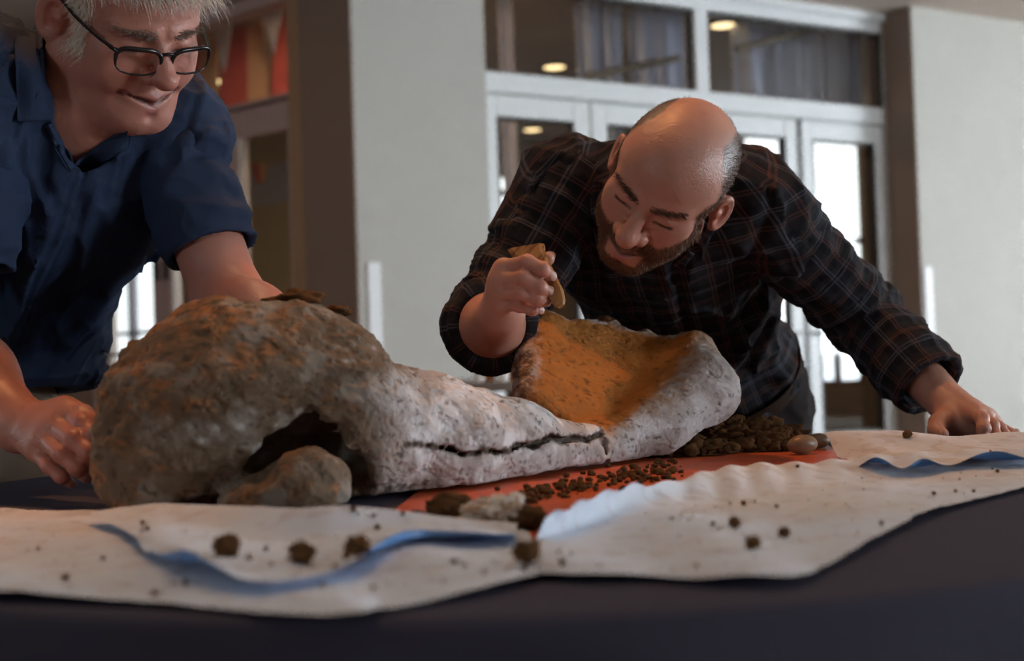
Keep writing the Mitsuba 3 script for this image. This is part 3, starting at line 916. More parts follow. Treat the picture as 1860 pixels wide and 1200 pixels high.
# ---------------------------------------------------------------- people: the parts both are made with
def head_sdf(q, o):
    """a man's head in its own frame: x to his left, y to the front, z up, origin between the ears"""
    ax = np.abs(q[:, 0])
    m = np.stack([ax, q[:, 1], q[:, 2]], 1)                                  # mirrored
    fat = o.get('fat', 0.0)
    d = ell(q, (0, -.014, .048), (.0765, .098, .082))
    d = smin(d, ell(q, (0, .028, .048), (.066, .062, .060)), .03)            # forehead
    d = smin(d, ell(q, (0, .030, -.022), (.058 + .006 * fat, .060, .076)), .03)
    cz = o.get('chin', 0.0)
    d = smin(d, cap(m, (.050 + .008 * fat, -.002, -.045), (.016, .070 - cz * .4, -.094 + cz), .024 + .006 * fat, .020 + .004 * fat), .025)
    d = smin(d, ell(q, (0, .076 - cz * .4, -.097 + cz), (.022, .018, .018)), .018)          # chin
    d = smin(d, sph(m, (.046, .056, -.008), .020), .02)                      # cheekbone
    d = smin(d, ell(m, (.037, .060, -.036), (.025 + .004 * fat, .024, .026)), .02)
    d = smin(d, cap(m, (.012, .089, .030), (.046, .070, .033), .0085, .008), .014)   # brow ridge
    d = smax(d, -sph(m, (.032, .104, .010), .0185), .014)                    # eye socket
    d = smin(d, sph(m, (.0315, .0725, .010), .0140), .004)                   # lidded eye
    d = smin(d, cap(m, (.018, .083, -.004), (.042, .076, -.003), .0045, .004), .006)  # bag under the eye
    d = smax(d, -cap(m, (.019, .0905, .0035), (.043, .0815, .0025), .0022), .0025)   # lash line
    d = smax(d, -cap(m, (.020, .0935, .0195), (.042, .0855, .019), .002), .004)      # lid crease
    nl, nw, mw = o.get('nose', 1.0), o.get('nosew', 1.0), o.get('mouthw', 1.0)
    d = smin(d, cap(q, (0, .087, .022), (0, .108 * nl, -.020), .0075, .0115 * nw), .008)
    d = smin(d, ell(q, (0, .110 * nl, -.023), (.0125 * nw, .0125 * nw, .0115 * nw)), .006)
    d = smin(d, ell(m, (.0140 * nw, .098, -.026), (.0085 * nw, .0125, .0095 * nw)), .006)
    d = smax(d, -ell(m, (.0075, .104, -.0365), (.0042, .0065, .005)), .003)
    d = smax(d, -cap(m, (.0215, .093, -.020), (.0225, .090, -.032), .002), .004)
    d = smin(d, ell(q, (0, .070, -.060), (.033, .0265, .026)), .016)         # muzzle
    d = smax(d, -cap(m, (.021, .0975, -.034), (.041, .080, -.066), .0032), .009)      # laugh line
    sm = o.get('smile', 0.0)
    d = smin(d, cap(m, (0, .0955, -.0585), (.025 * mw, .082 - .008 * (mw - 1), -.0565 + .006 * sm), .0056, .0035), .005)
    d = smin(d, cap(m, (0, .0925, -.0755 - .004 * sm), (.022 * mw, .081 - .008 * (mw - 1), -.066 + .004 * sm), .0078, .0040), .005)
    d = smax(d, -cap(m, (0, .1005, -.0660 - .001 * sm), (.029 * mw, .0825 - .010 * (mw - 1), -.0610 + .006 * sm), .0026 + .0014 * sm, .0014), .003)
    d = smax(d, -sph(q, (0, .099, -.0865), .006), .010)
    # ears: a dished shell with a rim
    M = frame_m((.88, .42, .0), (-.44, .88, -.14), (.05, .14, .98))
    e = local(m, A(.0830, -.012, .004), M) / o.get('ear', 1.0)
    er = ell(e, (0, 0, 0), (.0085, .0195, .0325))
    er = smax(er, -ell(e, (.008, .0035, .001), (.0075, .0115, .020)), .003)
    th = np.arctan2(e[:, 2], e[:, 1])
    er = er
    rr = np.sqrt((e[:, 1] / .0185) ** 2 + (e[:, 2] / .0310) ** 2)
    rim = np.sqrt((e[:, 0] - .004) ** 2 + ((rr - 1) * .022) ** 2) - .0036
    rim = np.where(np.abs(th) < .5, rim + .01, rim)
    er = smin(er, rim, .004)
    er = smin(er, ell(e, (.000, .006, -.0285), (.0055, .0085, .010)), .005)
    er = smin(er, cap(e, (-.012, .006, 0), (.0, .008, 0), .012, .008), .008)
    d = smin(d, er, .006)
    if o.get('jowl'):
        d = smin(d, ell(q, (0, .030, -.098), (.050, .050, .026)), .03)
    return d


def head_color(q, o, base):
    """skin pigment: redder nose, cheeks, ears and lips, brown lash lines"""
    ax = np.abs(q[:, 0])
    m = np.stack([ax, q[:, 1], q[:, 2]], 1)
    n = meshkit.fbm(q * 60, 3, 5)
    c = np.tile(base, (len(q), 1)) * (.92 + .16 * n[:, None])
    red = np.clip(1 - np.linalg.norm((m - A(.040, .07, -.022)) / A(.028, .04, .026), axis=1), 0, 1) * .55
    red = np.maximum(red, np.clip(1.25 - np.linalg.norm((q - A(0, .108, -.022)) / A(.024, .026, .026), axis=1), 0, 1) * .8)
    red = np.maximum(red, ss(.030, .010, np.linalg.norm((m - A(.083, -.010, .004)) / A(.5, 1, 1.35), axis=1)) * .8)
    c = c * (1 - red[:, None] * A(.10, .38, .42))
    mw = o.get('mouthw', 1.0)
    lp = np.minimum(cap(m.astype(F4), (0, .0955, -.0585), (.025 * mw, .082 - .008 * (mw - 1), -.054), .0062, .004), cap(m.astype(F4), (0, .0925, -.0765), (.022 * mw, .081 - .008 * (mw - 1), -.064), .008, .004))
    lip = ss(.0025, -.0005, lp)[:, None]
    c = c + (A(.36, .13, .115) - c) * lip * .8
    mouth = ss(.0035, .0005, cap(m.astype(F4), (0, .097, -.0668), (.029 * mw, .0805 - .010 * (mw - 1), -.0575), .0012, .0006))[:, None]
    c = c + (A(.09, .025, .02) - c) * mouth
    lash = ss(.0030, .0006, cap(m.astype(F4), (.019, .0885, .0035), (.043, .080, .0025), .0008))[:, None]
    c = c + (A(.05, .03, .022) - c) * lash
    return c


def chain(p, pts, radii, k=.004):
    d = None
    for i in range(len(pts) - 1):
        c = cap(p, pts[i], pts[i + 1], radii[i], radii[i + 1])
        d = c if d is None else smin(d, c, k)
    return d


def hand_sdf(p, wrist, fingers, thumb, wr=.027, palm=.0145, fr=.0092, heel=None):
    """fingers: four chains [knuckle, joint, joint, tip] from index to little; thumb: [base, joint, joint, tip]"""
    d = None
    sc = [1.0, 1.02, .98, .86]
    for f, s in zip(fingers, sc):
        w = np.asarray(wrist) * .80 + np.asarray(f[0]) * .20
        c = cap(p, w, f[0], palm * 1.15, palm * .86 * (s * .5 + .5))
        d = c if d is None else smin(d, c, .016)
    d = smin(d, cap(p, wrist, np.mean([f[0] for f in fingers], 0) * .5 + np.asarray(wrist) * .5, wr * .92, palm * 1.2), .012)
    if heel is not None:
        d = smin(d, cap(p, heel[0], heel[1], .020, .017), .014)
    d = smin(d, chain(p, thumb, [.0165, .0135, .0108, .0092], .006), .012)
    fd = None
    for f, s in zip(fingers, sc):
        c = chain(p, f, [fr * 1.10 * s, fr * 1.0 * s, fr * .92 * s, fr * .80 * s], .003)
        for j in (1, 2):
            c = smin(c, sph(p, f[j], fr * 1.05 * s), .004)
        fd = c if fd is None else smin(fd, c, .0012)
    return smin(d, fd, .006)


def nails(fingers, thumb, dors, key, r=.0062):
    """a thin plate on the back of each finger end"""
    for i, f in enumerate(list(fingers) + [thumb]):
        f = np.asarray(f)
        t = unit(f[-1] - f[-2])
        up_ = np.asarray(dors[i] if isinstance(dors, list) else dors, float)
        n = unit(up_ - t * (up_ @ t))
        m = trimesh.creation.icosphere(3, 1.0)
        R = r * (1.15 if i == 4 else [1, 1, 1, .85][i % 4])
        m.apply_scale((R * .95, R * 1.25, .0022))
        M = np.eye(4)
        M[:3, 0], M[:3, 1], M[:3, 2], M[:3, 3] = np.cross(t, n), t, n, f[-1] + n * (r * 1.13)
        m.apply_transform(M)
        add(key + '__nail', m, 'm_nail', smooth=True)


def strands(pts, dirs, length, w0, seed, droop=0.0, curl=.15, segs=4, sides=3, grav=A(0, 0, -1), jit=.25):
    """short hairs: each a thin tapered blade-tube; returns one mesh"""
    rng = np.random.default_rng(seed)
    n = len(pts)
    L = np.broadcast_to(length, n) * (.7 + .6 * rng.random(n))
    d = dirs + jit * rng.normal(size=(n, 3))
    d /= np.linalg.norm(d, axis=1, keepdims=True)
    c = rng.normal(size=(n, 3)) * curl
    pos = [np.asarray(pts, float)]
    for s in range(segs):
        d = d + (grav * droop + c) / segs
        d /= np.linalg.norm(d, axis=1, keepdims=True)
        pos.append(pos[-1] + d * (L / segs)[:, None])
    pos = np.stack(pos, 1)                                                   # (n, segs + 1, 3)
    t = d
    a = np.cross(t, rng.normal(size=(n, 3)))
    a /= np.linalg.norm(a, axis=1, keepdims=True) + 1e-9
    b = np.cross(t, a)
    w = w0 * np.linspace(1, .25, segs + 1)
    ang = np.arange(sides) * 2 * PI / sides
    ring = np.cos(ang)[None, :, None] * a[:, None] + np.sin(ang)[None, :, None] * b[:, None]
    V = pos[:, :, None] + w[None, :, None, None] * ring[:, None]
    i, j = np.meshgrid(np.arange(segs), np.arange(sides), indexing='ij')
    q = np.stack([i * sides + j, i * sides + (j + 1) % sides, (i + 1) * sides + (j + 1) % sides, (i + 1) * sides + j], -1).reshape(-1, 4)
    f = np.vstack([q[:, [0, 1, 2]], q[:, [0, 2, 3]]])
    F = (f[None] + (np.arange(n) * (segs + 1) * sides)[:, None, None]).reshape(-1, 3)
    return trimesh.Trimesh(V.reshape(-1, 3), F, process=False)


def scatter(mesh, weight, n, seed):
    """n points on the mesh where weight (per vertex) is high; returns points, normals"""
    rng = np.random.default_rng(seed)
    tri = mesh.triangles
    area = mesh.area_faces * np.clip(weight[mesh.faces].mean(1), 0, None)
    k = rng.choice(len(area), n, p=area / area.sum())
    u, v = rng.random(n), rng.random(n)
    x = u + v > 1
    u[x], v[x] = 1 - u[x], 1 - v[x]
    t = tri[k]
    pts = t[:, 0] + u[:, None] * (t[:, 1] - t[:, 0]) + v[:, None] * (t[:, 2] - t[:, 0])
    return pts, mesh.vertex_normals[mesh.faces[k, 0]]


def cam_dirs(right, up_, tow):
    return RIGHT * right + UP * up_ + TOW * tow


scene['m_nail'] = P_((.42, .225, .17), .4, .5)


def skin(tint):
    return {'type': 'twosided', 'b': {'type': 'bumpmap', 't': proc(lambda p, n, uv: fbm(p.x * 420, p.y * 420, p.z * 420, 2), 6e-4), 'scale': .0006,
                                     'n': {'type': 'principled', 'base_color': VC, 'roughness': .42, 'specular': .5}}}


scene['m_skin'] = skin(1)
SKIN = A(.44, .215, .155)


def plaid(p, n, uv):
    """checked flannel: charcoal ground, pairs of rust and grey threads both ways"""
    def lines(x, per, offs, w):
        s = x / per - dr.floor(x / per)
        r = mi.Float(0)
        for o_ in offs:
            r = dr.maximum(r, 1 - smoothstep(w * .5, w * .5 + .018, dr.abs(s - o_)))
        return r
    u, v = uv.x, uv.y
    wv = .65 + .35 * noise(u * 900, v * 900)
    c = mi.Color3f(.020, .019, .022)
    blk = .5 * lines(u, .062, (.28, .72), .16) + .5 * lines(v, .062, (.28, .72), .16)
    c = mix(c, (.009, .009, .012), blk)
    c = mix(c, (.15, .055, .032), .36 * lines(u, .062, (.08, .17), .024) * wv)
    c = mix(c, (.15, .055, .032), .36 * lines(v, .062, (.08, .17), .022) * wv)
    c = mix(c, (.17, .18, .22), .25 * lines(u, .062, (.52, .60), .022) * wv)
    c = mix(c, (.17, .18, .22), .25 * lines(v, .062, (.52, .60), .022) * wv)
    return c


scene['m_plaid'] = P_(proc(plaid), .9, .15)
scene['m_trousers_dark'] = P_((.030, .024, .024), .9, .1)
scene['m_navy'] = bumped(P_((.018, .032, .070), .8, .25), lambda p, n, uv: fbm(p.x * 500, p.y * 500, p.z * 500, 2), .0008, 6e-4)
scene['m_khaki'] = P_((.36, .29, .22), .85, .2)
scene['m_shoe'] = P_((.03, .025, .02), .5, .4)


def folds(p, s, seed, amp, aniso=(1, 1, 1)):
    q = np.asarray(p, float) * s * A(*aniso)
    w = meshkit.noise(q * .6, seed + 7)[..., None] * 1.2
    r = 1 - np.abs(2 * meshkit.noise(q + w, seed) - 1)                       # ridges
    return (amp * (r ** 2 - .4)).astype(F4)


def sharp_folds(p, s, seed, amp, aniso=(1, 1, 1)):
    q = np.asarray(p, float) * s * A(*aniso)
    w = (meshkit.fbm(q * .8, 2, seed + 7) - .5)[..., None] * 1.6
    r = 1 - np.abs(2 * meshkit.noise(q + w, seed) - 1)
    return (amp * r ** 6).astype(F4)


def arm_local(p, a, b, ref):
    """(along, angle, radius) about the bone a-b; ref gives angle zero"""
    t = unit(b - a)
    x = unit(ref - t * (ref @ t))
    y = np.cross(t, x)
    q = p - a
    return q @ t, np.arctan2(q @ y, q @ x), np.hypot(q @ x, q @ y)


def sleeve_mesh(pts, radii, hollow, seed, h=.0038, amp=.006, cuff=None, wr=1.0):
    """a cloth tube through the joints pts with radii; the far end hollow for `hollow` metres; cuff: list of (s from end, width, extra)"""
    pts = [np.asarray(x, float) for x in pts]
    end, prev = pts[-1], pts[-2]
    t = unit(end - prev)
    seg = np.linalg.norm(np.diff(pts, axis=0), axis=1)
    dense = np.vstack([np.linspace(pts[i], pts[i + 1], 24, endpoint=False) for i in range(len(pts) - 1)] + [pts[-1:]])
    cum = np.concatenate([[0], np.cumsum(np.linalg.norm(np.diff(dense, axis=0), axis=1))])
    from scipy.spatial import cKDTree
    kd = cKDTree(dense)

    def F(p):
        d = chain(p, pts, radii, .02)
        _, k = kd.query(p, workers=1)
        s = cum[k].astype(F4)
        q = p.astype(float)
        w = sharp_folds(q, 13, seed + 11, amp * .6) + folds(q, 17, seed, amp) + folds(q, 34, seed + 3, amp * .45) + (amp * .5 * np.sin(s * 110 + 5 * meshkit.noise(q * 14, seed + 5))).astype(F4) * wr
        d = d - w
        if cuff:
            sl = (p - end.astype(F4)) @ t.astype(F4)
            for s0, s1, ex in cuff:
                d = d - ex * ss(s0 - .004, s0, sl) * ss(s1 + .004, s1, sl)
        along = (p - end.astype(F4)) @ t.astype(F4)
        d = smax(d, along, .004)
        inner = cap(p, end - t * hollow, end + t * .05, radii[-1] - .007)
        return smax(d, -inner, .003)

    lo, hi = np.min(pts, 0) - max(radii) - .03, np.max(pts, 0) + max(radii) + .03
    m = sdf_mesh(F, lo, hi, h)
    _, k = kd.query(m.vertices)
    tan = np.gradient(dense, axis=0)
    tan /= np.linalg.norm(tan, axis=1, keepdims=True)
    ref = unit(np.cross(tan[0], TOW))
    ang = []
    tv, rel = tan[k], m.vertices - dense[k]
    x = ref - tv * (tv @ ref)[:, None]
    x /= np.linalg.norm(x, axis=1, keepdims=True)
    y = np.cross(tv, x)
    th = np.arctan2((rel * y).sum(1), (rel * x).sum(1))
    s = cum[k] + ((m.vertices - dense[k]) * tv).sum(1)
    uv = np.stack([s, th * float(np.mean(radii))], 1)
    return m, uv


def crease_fn(mesh, lines):
    """lines of (pixels, depth, width): pressed into the cloth where they lie on the mesh; returns g(p) to add to its distance"""
    segs = []
    for px, amp, w in lines:
        pts = spline(np.array([(x, y, 0) for x, y in px], float), 4 * len(px))
        d = np.array([unit(at(x, y, 1.0) - CAM) for x, y, _ in pts])
        loc, ray, _ = mesh.ray.intersects_location(np.tile(CAM, (len(d), 1)), d, multiple_hits=False)
        if len(loc) < 2:
            continue
        o = np.argsort(ray)
        loc, ray = loc[o], ray[o]
        for i in range(len(loc) - 1):
            if np.linalg.norm(loc[i + 1] - loc[i]) < .08:
                fade = math.sin(PI * (ray[i] + .8) / (len(d) + .6)) ** .5
                segs.append((loc[i], loc[i + 1], amp * fade, w))

    def g(p):
        out = np.zeros(len(p), F4)
        for a, b, amp, w in segs:
            m = np.linalg.norm(p - ((a + b) / 2).astype(F4), axis=1) < .06 + 4 * w
            if not m.any():
                continue
            t = cap(p[m], a, b, 0) / w
            out[m] = np.maximum(out[m], amp * 2.6 * np.exp(-t * t)) 
        return out
    return g


def laid_strip(meshes, rows, lift, n=40, th=.0024):
    """a band of cloth laid on the meshes: rows of pixel polylines across it"""
    both = cat_m([trimesh.Trimesh(m.vertices, m.faces, process=False) for m in meshes])
    R = []
    for px, lf in zip(rows, lift):
        w = []
        for x, y in px:
            d = unit(at(x, y, 1.0) - CAM)
            loc, _, _ = both.ray.intersects_location([CAM], [d], multiple_hits=False)
            w.append(loc[0] - d * lf if len(loc) else at(x, y, 1.65))
        R.append(spline(w, n))
    P = np.stack([spline([R[k][j] for k in range(len(R))], 9) for j in range(n)], 0)
    g = grid_mesh(P)
    if g.vertex_normals.mean(0) @ TOW < 0:
        g.invert()
    nn = g.vertex_normals
    k = len(g.vertices)
    v = np.vstack([g.vertices, g.vertices - nn * th])
    edge = g.edges_unique[np.bincount(g.edges_unique_inverse) == 1]
    side = np.vstack([np.stack([edge[:, 0], edge[:, 1], edge[:, 1] + k], 1), np.stack([edge[:, 0], edge[:, 1] + k, edge[:, 0] + k], 1)])
    return trimesh.Trimesh(v, np.vstack([g.faces, g.faces[:, ::-1] + k, side]), process=False), P
# ---------------------------------------------------------------- the bald man in the checked shirt
def right_man():
    key = 'person'
    tag(key, 'bald bearded man in a dark checked shirt leaning over the table', 'person')
    HC = at(1208, 340, 1.74)
    tilt = math.radians(32)
    e = cam_dirs(math.cos(tilt), -math.sin(tilt), 0)                         # his left
    qd = cam_dirs(-math.sin(tilt), -math.cos(tilt), 0)
    al = math.radians(46)
    fw = qd * math.cos(al) + TOW * math.sin(al)
    cr = -qd * math.sin(al) + TOW * math.cos(al)
    e = unit(e + .16 * TOW)
    fw = unit(fw - e * (fw @ e))
    HM = np.stack([e, fw, np.cross(fw, e)], 1)
    HS = A(.985, .985, .945)                                                                # head size
    RS, LS = at(1015, 345, 1.90), at(1372, 372, 1.90)
    RE, RW = at(884, 602, 1.85), at(912, 568, 1.625)
    LE, LW = at(1572, 578, 2.0), at(1726, 737, 1.855)
    neck = at(1205, 365, 1.90)
    # right hand round the wooden tool
    fR = [[at(915, 486, 1.575), at(958, 476, 1.548), at(985, 489, 1.546), at(997, 500, 1.556)],
          [at(905, 508, 1.575), at(950, 505, 1.545), at(980, 522, 1.546), at(993, 529, 1.557)],
          [at(905, 530, 1.58), at(946, 531, 1.55), at(975, 543, 1.55), at(986, 548, 1.56)],
          [at(910, 552, 1.59), at(944, 555, 1.565), at(966, 562, 1.565), at(975, 563, 1.572)]]
    tR_ = [at(925, 540, 1.625), at(948, 505, 1.625), at(975, 483, 1.605), at(995, 470, 1.595)]
    # left hand leaning on the table
    fL = [[at(1772, 752, 1.79), at(1784, 760, 1.765), at(1787, 778, 1.75), at(1785, 792, 1.748)],
          [at(1785, 752, 1.80), at(1802, 772, 1.775), at(1808, 793, 1.765), at(1808, 806, 1.768)],
          [at(1795, 757, 1.815), at(1815, 778, 1.795), at(1823, 797, 1.79), at(1825, 808, 1.793)],
          [at(1802, 764, 1.83), at(1826, 784, 1.815), at(1836, 799, 1.812), at(1841, 809, 1.815)]]
    tL_ = [at(1722, 757, 1.83), at(1705, 768, 1.80), at(1700, 780, 1.775), at(1712, 789, 1.757)]
    for f in fL + [tL_]:                                                    # finger ends rest on the pad
        for i in range(4):
            f[i] = f[i] * A(1, 1, 0) + A(0, 0, max(f[i][2], .7655 + .004 * (i == 1)))

    OPT = {'smile': 1.3, 'nose': 1.05, 'nosew': 1.2, 'mouthw': 1.1, 'ear': .92, 'chin': .009}

    def body(p):
        d = np.full(len(p), 1.0, F4)

        def group(c, R, fn, k=.012):
            m = np.linalg.norm(p - np.asarray(c, F4), axis=1) < R + .07
            if m.any():
                d[m] = smin(d[m], fn(p[m]), k)
        group(HC, .16, lambda q: head_sdf(local(q, HC, HM) / HS, OPT) * .96)
        group((HC + neck) / 2, .18, lambda q: cap(q, HC - fw * .03 * 1 - HM[:, 2] * .03, neck, .056, .062), .03)
        group(neck, .12, lambda q: ell(q, neck, (.09, .08, .06)), .03)
        for s, el, w, r in ((RS, RE, RW, 1), (LS, LE, LW, 1)):
            group((neck + s) / 2, .2, lambda q: cap(q, neck, s, .04, .04), .02)
            group((s + el) / 2, .25, lambda q: cap(q, s, el, .040, .036), .02)
            group((el + w) / 2, .22, lambda q: smin(cap(q, el, w, .043, .028), ell(q, el * .68 + w * .32, (.046, .046, .046)), .03), .02)
        group(np.mean([f[1] for f in fR], 0), .12, lambda q: hand_sdf(q, RW, fR, tR_), .012)
        group(np.mean([f[1] for f in fL], 0), .14, lambda q: hand_sdf(q, LW, fL, tL_, heel=[at(1722, 764, 1.83) * A(1, 1, 0) + A(0, 0, .782), at(1772, 775, 1.81) * A(1, 1, 0) + A(0, 0, .780)]), .012)
        return d - .0012 * nz(p, 45, 3, 2)

    allp = np.array([HC, RS, LS, RE, RW, LE, LW, neck] + sum(fR, []) + sum(fL, []))
    lo, hi = allp.min(0) - .14, allp.max(0) + .14
    lo[2] = .752
    m = sdf_mesh(body, lo, hi, .0025)
    v = m.vertices
    q = local(v, HC, HM) / HS
    inhead = np.linalg.norm(q - A(0, 0, .0), axis=1) < .16
    col = np.tile(SKIN, (len(v), 1)) * (.90 + .2 * meshkit.fbm(v * 40, 3, 8)[:, None])
    kn = np.min([np.linalg.norm(v - f[j], axis=1) for f in fR + fL for j in (0, 1, 2)], 0)
    col *= 1 - ss(.018, .006, kn)[:, None] * A(.02, .16, .16)
    hc = head_color(q, OPT, SKIN)
    # stubble: side hair, beard and brows darken the skin at their roots
    n = meshkit.fbm(q * 45, 3, 3) - .5
    side = ss(.000, .007, np.abs(q[:, 0]) - np.where(q[:, 0] < 0, .041, .046) - .010 * ss(.0, .03, q[:, 1]) + .012 * n) * ss(.035, .012, q[:, 1] + .004 * n * 8) * ss(-.040, -.020, q[:, 2]) * ss(.122, .110, q[:, 2] + .02 * n)
    back = ss(-.045, -.07, q[:, 1] + .02 * n) * ss(-.06, -.03, q[:, 2]) * ss(.112, .09, q[:, 2] + .02 * n)
    hair = np.clip(np.maximum(side, back), 0, 1)
    ax = np.abs(q[:, 0])
    ear = np.linalg.norm((np.stack([ax, q[:, 1], q[:, 2]], 1) - A(.085, -.012, .004)) / A(.9, 1, 1.4), axis=1) < .032
    hair[ear] = 0
    line = ax * .55 + .0                                                      # beard line rises to the sideburns
    beard = ss(-.030, -.040, q[:, 2] - .75 * np.clip(ax - .040, 0, 1) + .014 * n) * ss(.0, .015, q[:, 1] - .004)
    mous = ss(.036, .030, ax) * ss(-.040, -.046, q[:, 2]) * ss(-.058, -.052, q[:, 2]) * ss(.06, .07, q[:, 1])
    lip = ss(.030, .024, ax) * ss(-.053, -.056, q[:, 2]) * ss(-.086, -.080, q[:, 2])
    beard = np.clip(np.maximum(beard * (1 - lip), mous), 0, 1)
    burn = ss(.055, .062, ax) * ss(-.01, .01, q[:, 1]) * ss(.055, .045, q[:, 1]) * ss(.05, .03, q[:, 2]) * ss(-.06, -.04, q[:, 2])
    burn[ear] = 0
    beard = np.maximum(beard, burn)
    hc = hc + (A(.060, .040, .032) - hc) * (hair * .88)[:, None]
    hc = hc + (A(.12, .060, .034) - hc) * (beard * .62)[:, None]
    col[inhead] = hc[inhead]
    add(key + '__body', m, 'm_skin', smooth=True, color=np.clip(col, .005, 1))
    wv = lambda w: np.where(inhead, w, 0)
    # short side hair, beard and brows as hairs
    pts, nr = scatter(m, wv(hair), 9500, 1)
    back_d = -HM[:, 1] * .7 - HM[:, 2] * .5
    scene['m_hair_brown'] = P_((.075, .048, .036), .8, .1)
    scene['m_hair_grey'] = P_((.26, .235, .215), .8, .1)
    add(key + '__hair', strands(pts[:6600], nr[:6600] * .22 + back_d, .008, .00042, 2, 0, .05, 3, jit=.10), 'm_hair_brown', 'cropped greying hair around the bald crown')
    add(key + '__hair', strands(pts[6600:], nr[6600:] * .22 + back_d, .008, .0004, 3, 0, .05, 3, jit=.10), 'm_hair_grey', 'grey hairs among the cropped side hair')
    pts, nr = scatter(m, wv(beard), 9500, 4)
    scene['m_beard'] = P_((.13, .062, .030), .5, .4)
    add(key + '__beard', strands(pts, nr * .40 - HM[:, 2] * .85 + HM[:, 1] * .12, .0062, .0004, 5, 0, .2, 4, jit=.14), 'm_beard', 'short reddish brown beard')
    mq = np.stack([ax, q[:, 1], q[:, 2]], 1)
    brow = ss(.0065, .0035, cap(mq.astype(F4), (.014, .095, .030), (.047, .076, .034), .001, .001)) * ss(.055, .065, q[:, 1])
    for sgn in (-1, 1):
        pts, nr = scatter(m, wv(brow * (q[:, 0] * sgn > 0)), 150, 6 + sgn)
        add(key + '__eyebrow', strands(pts, nr * .35 + HM[:, 0] * sgn * .9, .008, .00042, 8, 0, .1, 3), 'm_hair_brown')
    nails(fR, tR_, [TOW + UP * .3, TOW + UP * .3, TOW + UP * .2, TOW, -TOW * .6 + RIGHT + UP], key)
    nails(fL, tL_, [TOW * .6 + UP * .5 + RIGHT * .6] * 4 + [TOW - RIGHT], key)

    # ---- shirt
    lat = unit(LS - RS)
    PEL, BEL, CHE = at(1285, 705, 2.34), at(1240, 560, 2.15), at(1200, 415, 1.98)
    spn = unit(CHE - PEL)
    fr = unit(np.cross(lat, spn))
    R3 = np.stack([unit(lat - spn * (lat @ spn)), fr, spn], 1)

    crease = [lambda p: 0.0]

    def torso(p):
        d = ell(p, CHE, (.178, .118, .150), R3)
        d = smin(d, ell(p, BEL, (.165, .122, .150), R3), .08)
        d = smin(d, ell(p, PEL * .8 + BEL * .2, (.170, .118, .10), R3), .08)
        d = smin(d, cap(p, RS, LS, .062, .062), .06)
        d = smin(d, cap(p, RS, RS * .7 + RE * .3, .066, .060), .03)
        d = smin(d, cap(p, LS, LS * .7 + LE * .3, .066, .060), .03)
        d = smin(d, cap(p, neck - fr * .02, neck + unit(HC - neck) * .045, .075, .064), .03)
        q = local(p, PEL, R3)
        x = p.astype(float)
        d = d - sharp_folds(x, 10, 24, .009) - folds(x, 9, 21, .012, (1, 1, 1)) - folds(x, 21, 22, .006)
        d = d - (.006 * np.sin(q[:, 0] * 60 + q[:, 2] * 22 + 4 * meshkit.noise(x * 8, 4)) * ss(.30, .05, q[:, 2])).astype(F4)
        # button placket down the middle
        d = d - .003 * ss(.020, .017, np.abs(q[:, 0])) * (q[:, 1] > 0)
        d = d + crease[0](p)
        # opening for the neck, hem at the belt
        d = smax(d, -cap(p, neck, HC, .060, .058), .006)
        return smax(d, -.02 - q[:, 2], .006)
    pl = np.array([PEL, CHE, RS, LS, neck])
    t = sdf_mesh(torso, pl.min(0) - .25, pl.max(0) + .22, .012)
    crease[0] = crease_fn(t, [([(1396, 340), (1396, 380), (1384, 420), (1362, 470)], .005, .006), ([(1392, 515), (1366, 560), (1330, 640)], .010, .012), ([(1420, 540), (1398, 595), (1350, 680)], .010, .012),
                              ([(1362, 540), (1342, 585), (1300, 625)], .008, .010), ([(1378, 560), (1350, 620), (1320, 660)], .006, .008), ([(1120, 500), (1150, 560)], .006, .010), ([(1070, 470), (1100, 540)], .006, .012),
                              ([(1230, 480), (1240, 560), (1250, 610)], .005, .008), ([(1172, 495), (1174, 540), (1170, 590)], .004, .004), ([(1060, 300), (1040, 350), (1050, 420)], .008, .012), ([(1010, 300), (1000, 360), (1020, 420)], .008, .012)])
    t = sdf_mesh(torso, pl.min(0) - .25, pl.max(0) + .22, .0042)
    ql = local(t.vertices, PEL, R3)
    # threads follow the cloth: around the body and along it
    uv = np.stack([np.arctan2(ql[:, 0], ql[:, 1] + .10) * .20, ql[:, 2] - .25 * ql[:, 1]], 1)
    add(key + '__shirt', t, 'm_plaid', 'dark checked flannel shirt', smooth=True, uv=uv)
    s, uv = sleeve_mesh([RS * .93 + neck * .07, RE + UP * .004, RE * .58 + RW * .42 + UP * .0], [.070, .060, .053], .10, 31, cuff=[(-.062, -.004, .007)])
    add(key + '__sleeve', s, 'm_plaid', 'rolled right sleeve', smooth=True, uv=uv)
    s, uv = sleeve_mesh([LS * .93 + neck * .07, LE, LE * .22 + LW * .78], [.068, .056, .052], .06, 37, cuff=[(-.075, -.004, .005)])
    add(key + '__sleeve', s, 'm_plaid', 'rolled left sleeve', smooth=True, uv=uv)
    # collar: a pointed leaf on each side of the neck
    for rows in ([[(1262, 440), (1275, 425), (1284, 405), (1292, 385)], [(1275, 448), (1287, 430), (1300, 405), (1310, 380)], [(1276, 474), (1288, 440), (1306, 408), (1322, 384)]],
                 [[(1222, 480), (1235, 470), (1250, 455)], [(1232, 488), (1243, 474), (1256, 460)], [(1244, 492), (1250, 478), (1262, 462)]],
                 [[(1092, 330), (1090, 380), (1100, 430), (1112, 470)], [(1084, 330), (1082, 380), (1090, 432), (1106, 474)], [(1074, 332), (1072, 382), (1082, 436), (1104, 482)]]):
        g, P = laid_strip([t], rows, [.004, .007, .004])
        uvc = np.tile(np.stack([np.repeat(np.linspace(0, .10, P.shape[0]), P.shape[1]), np.tile(np.linspace(0, .035, P.shape[1]), P.shape[0])], 1), (2, 1))
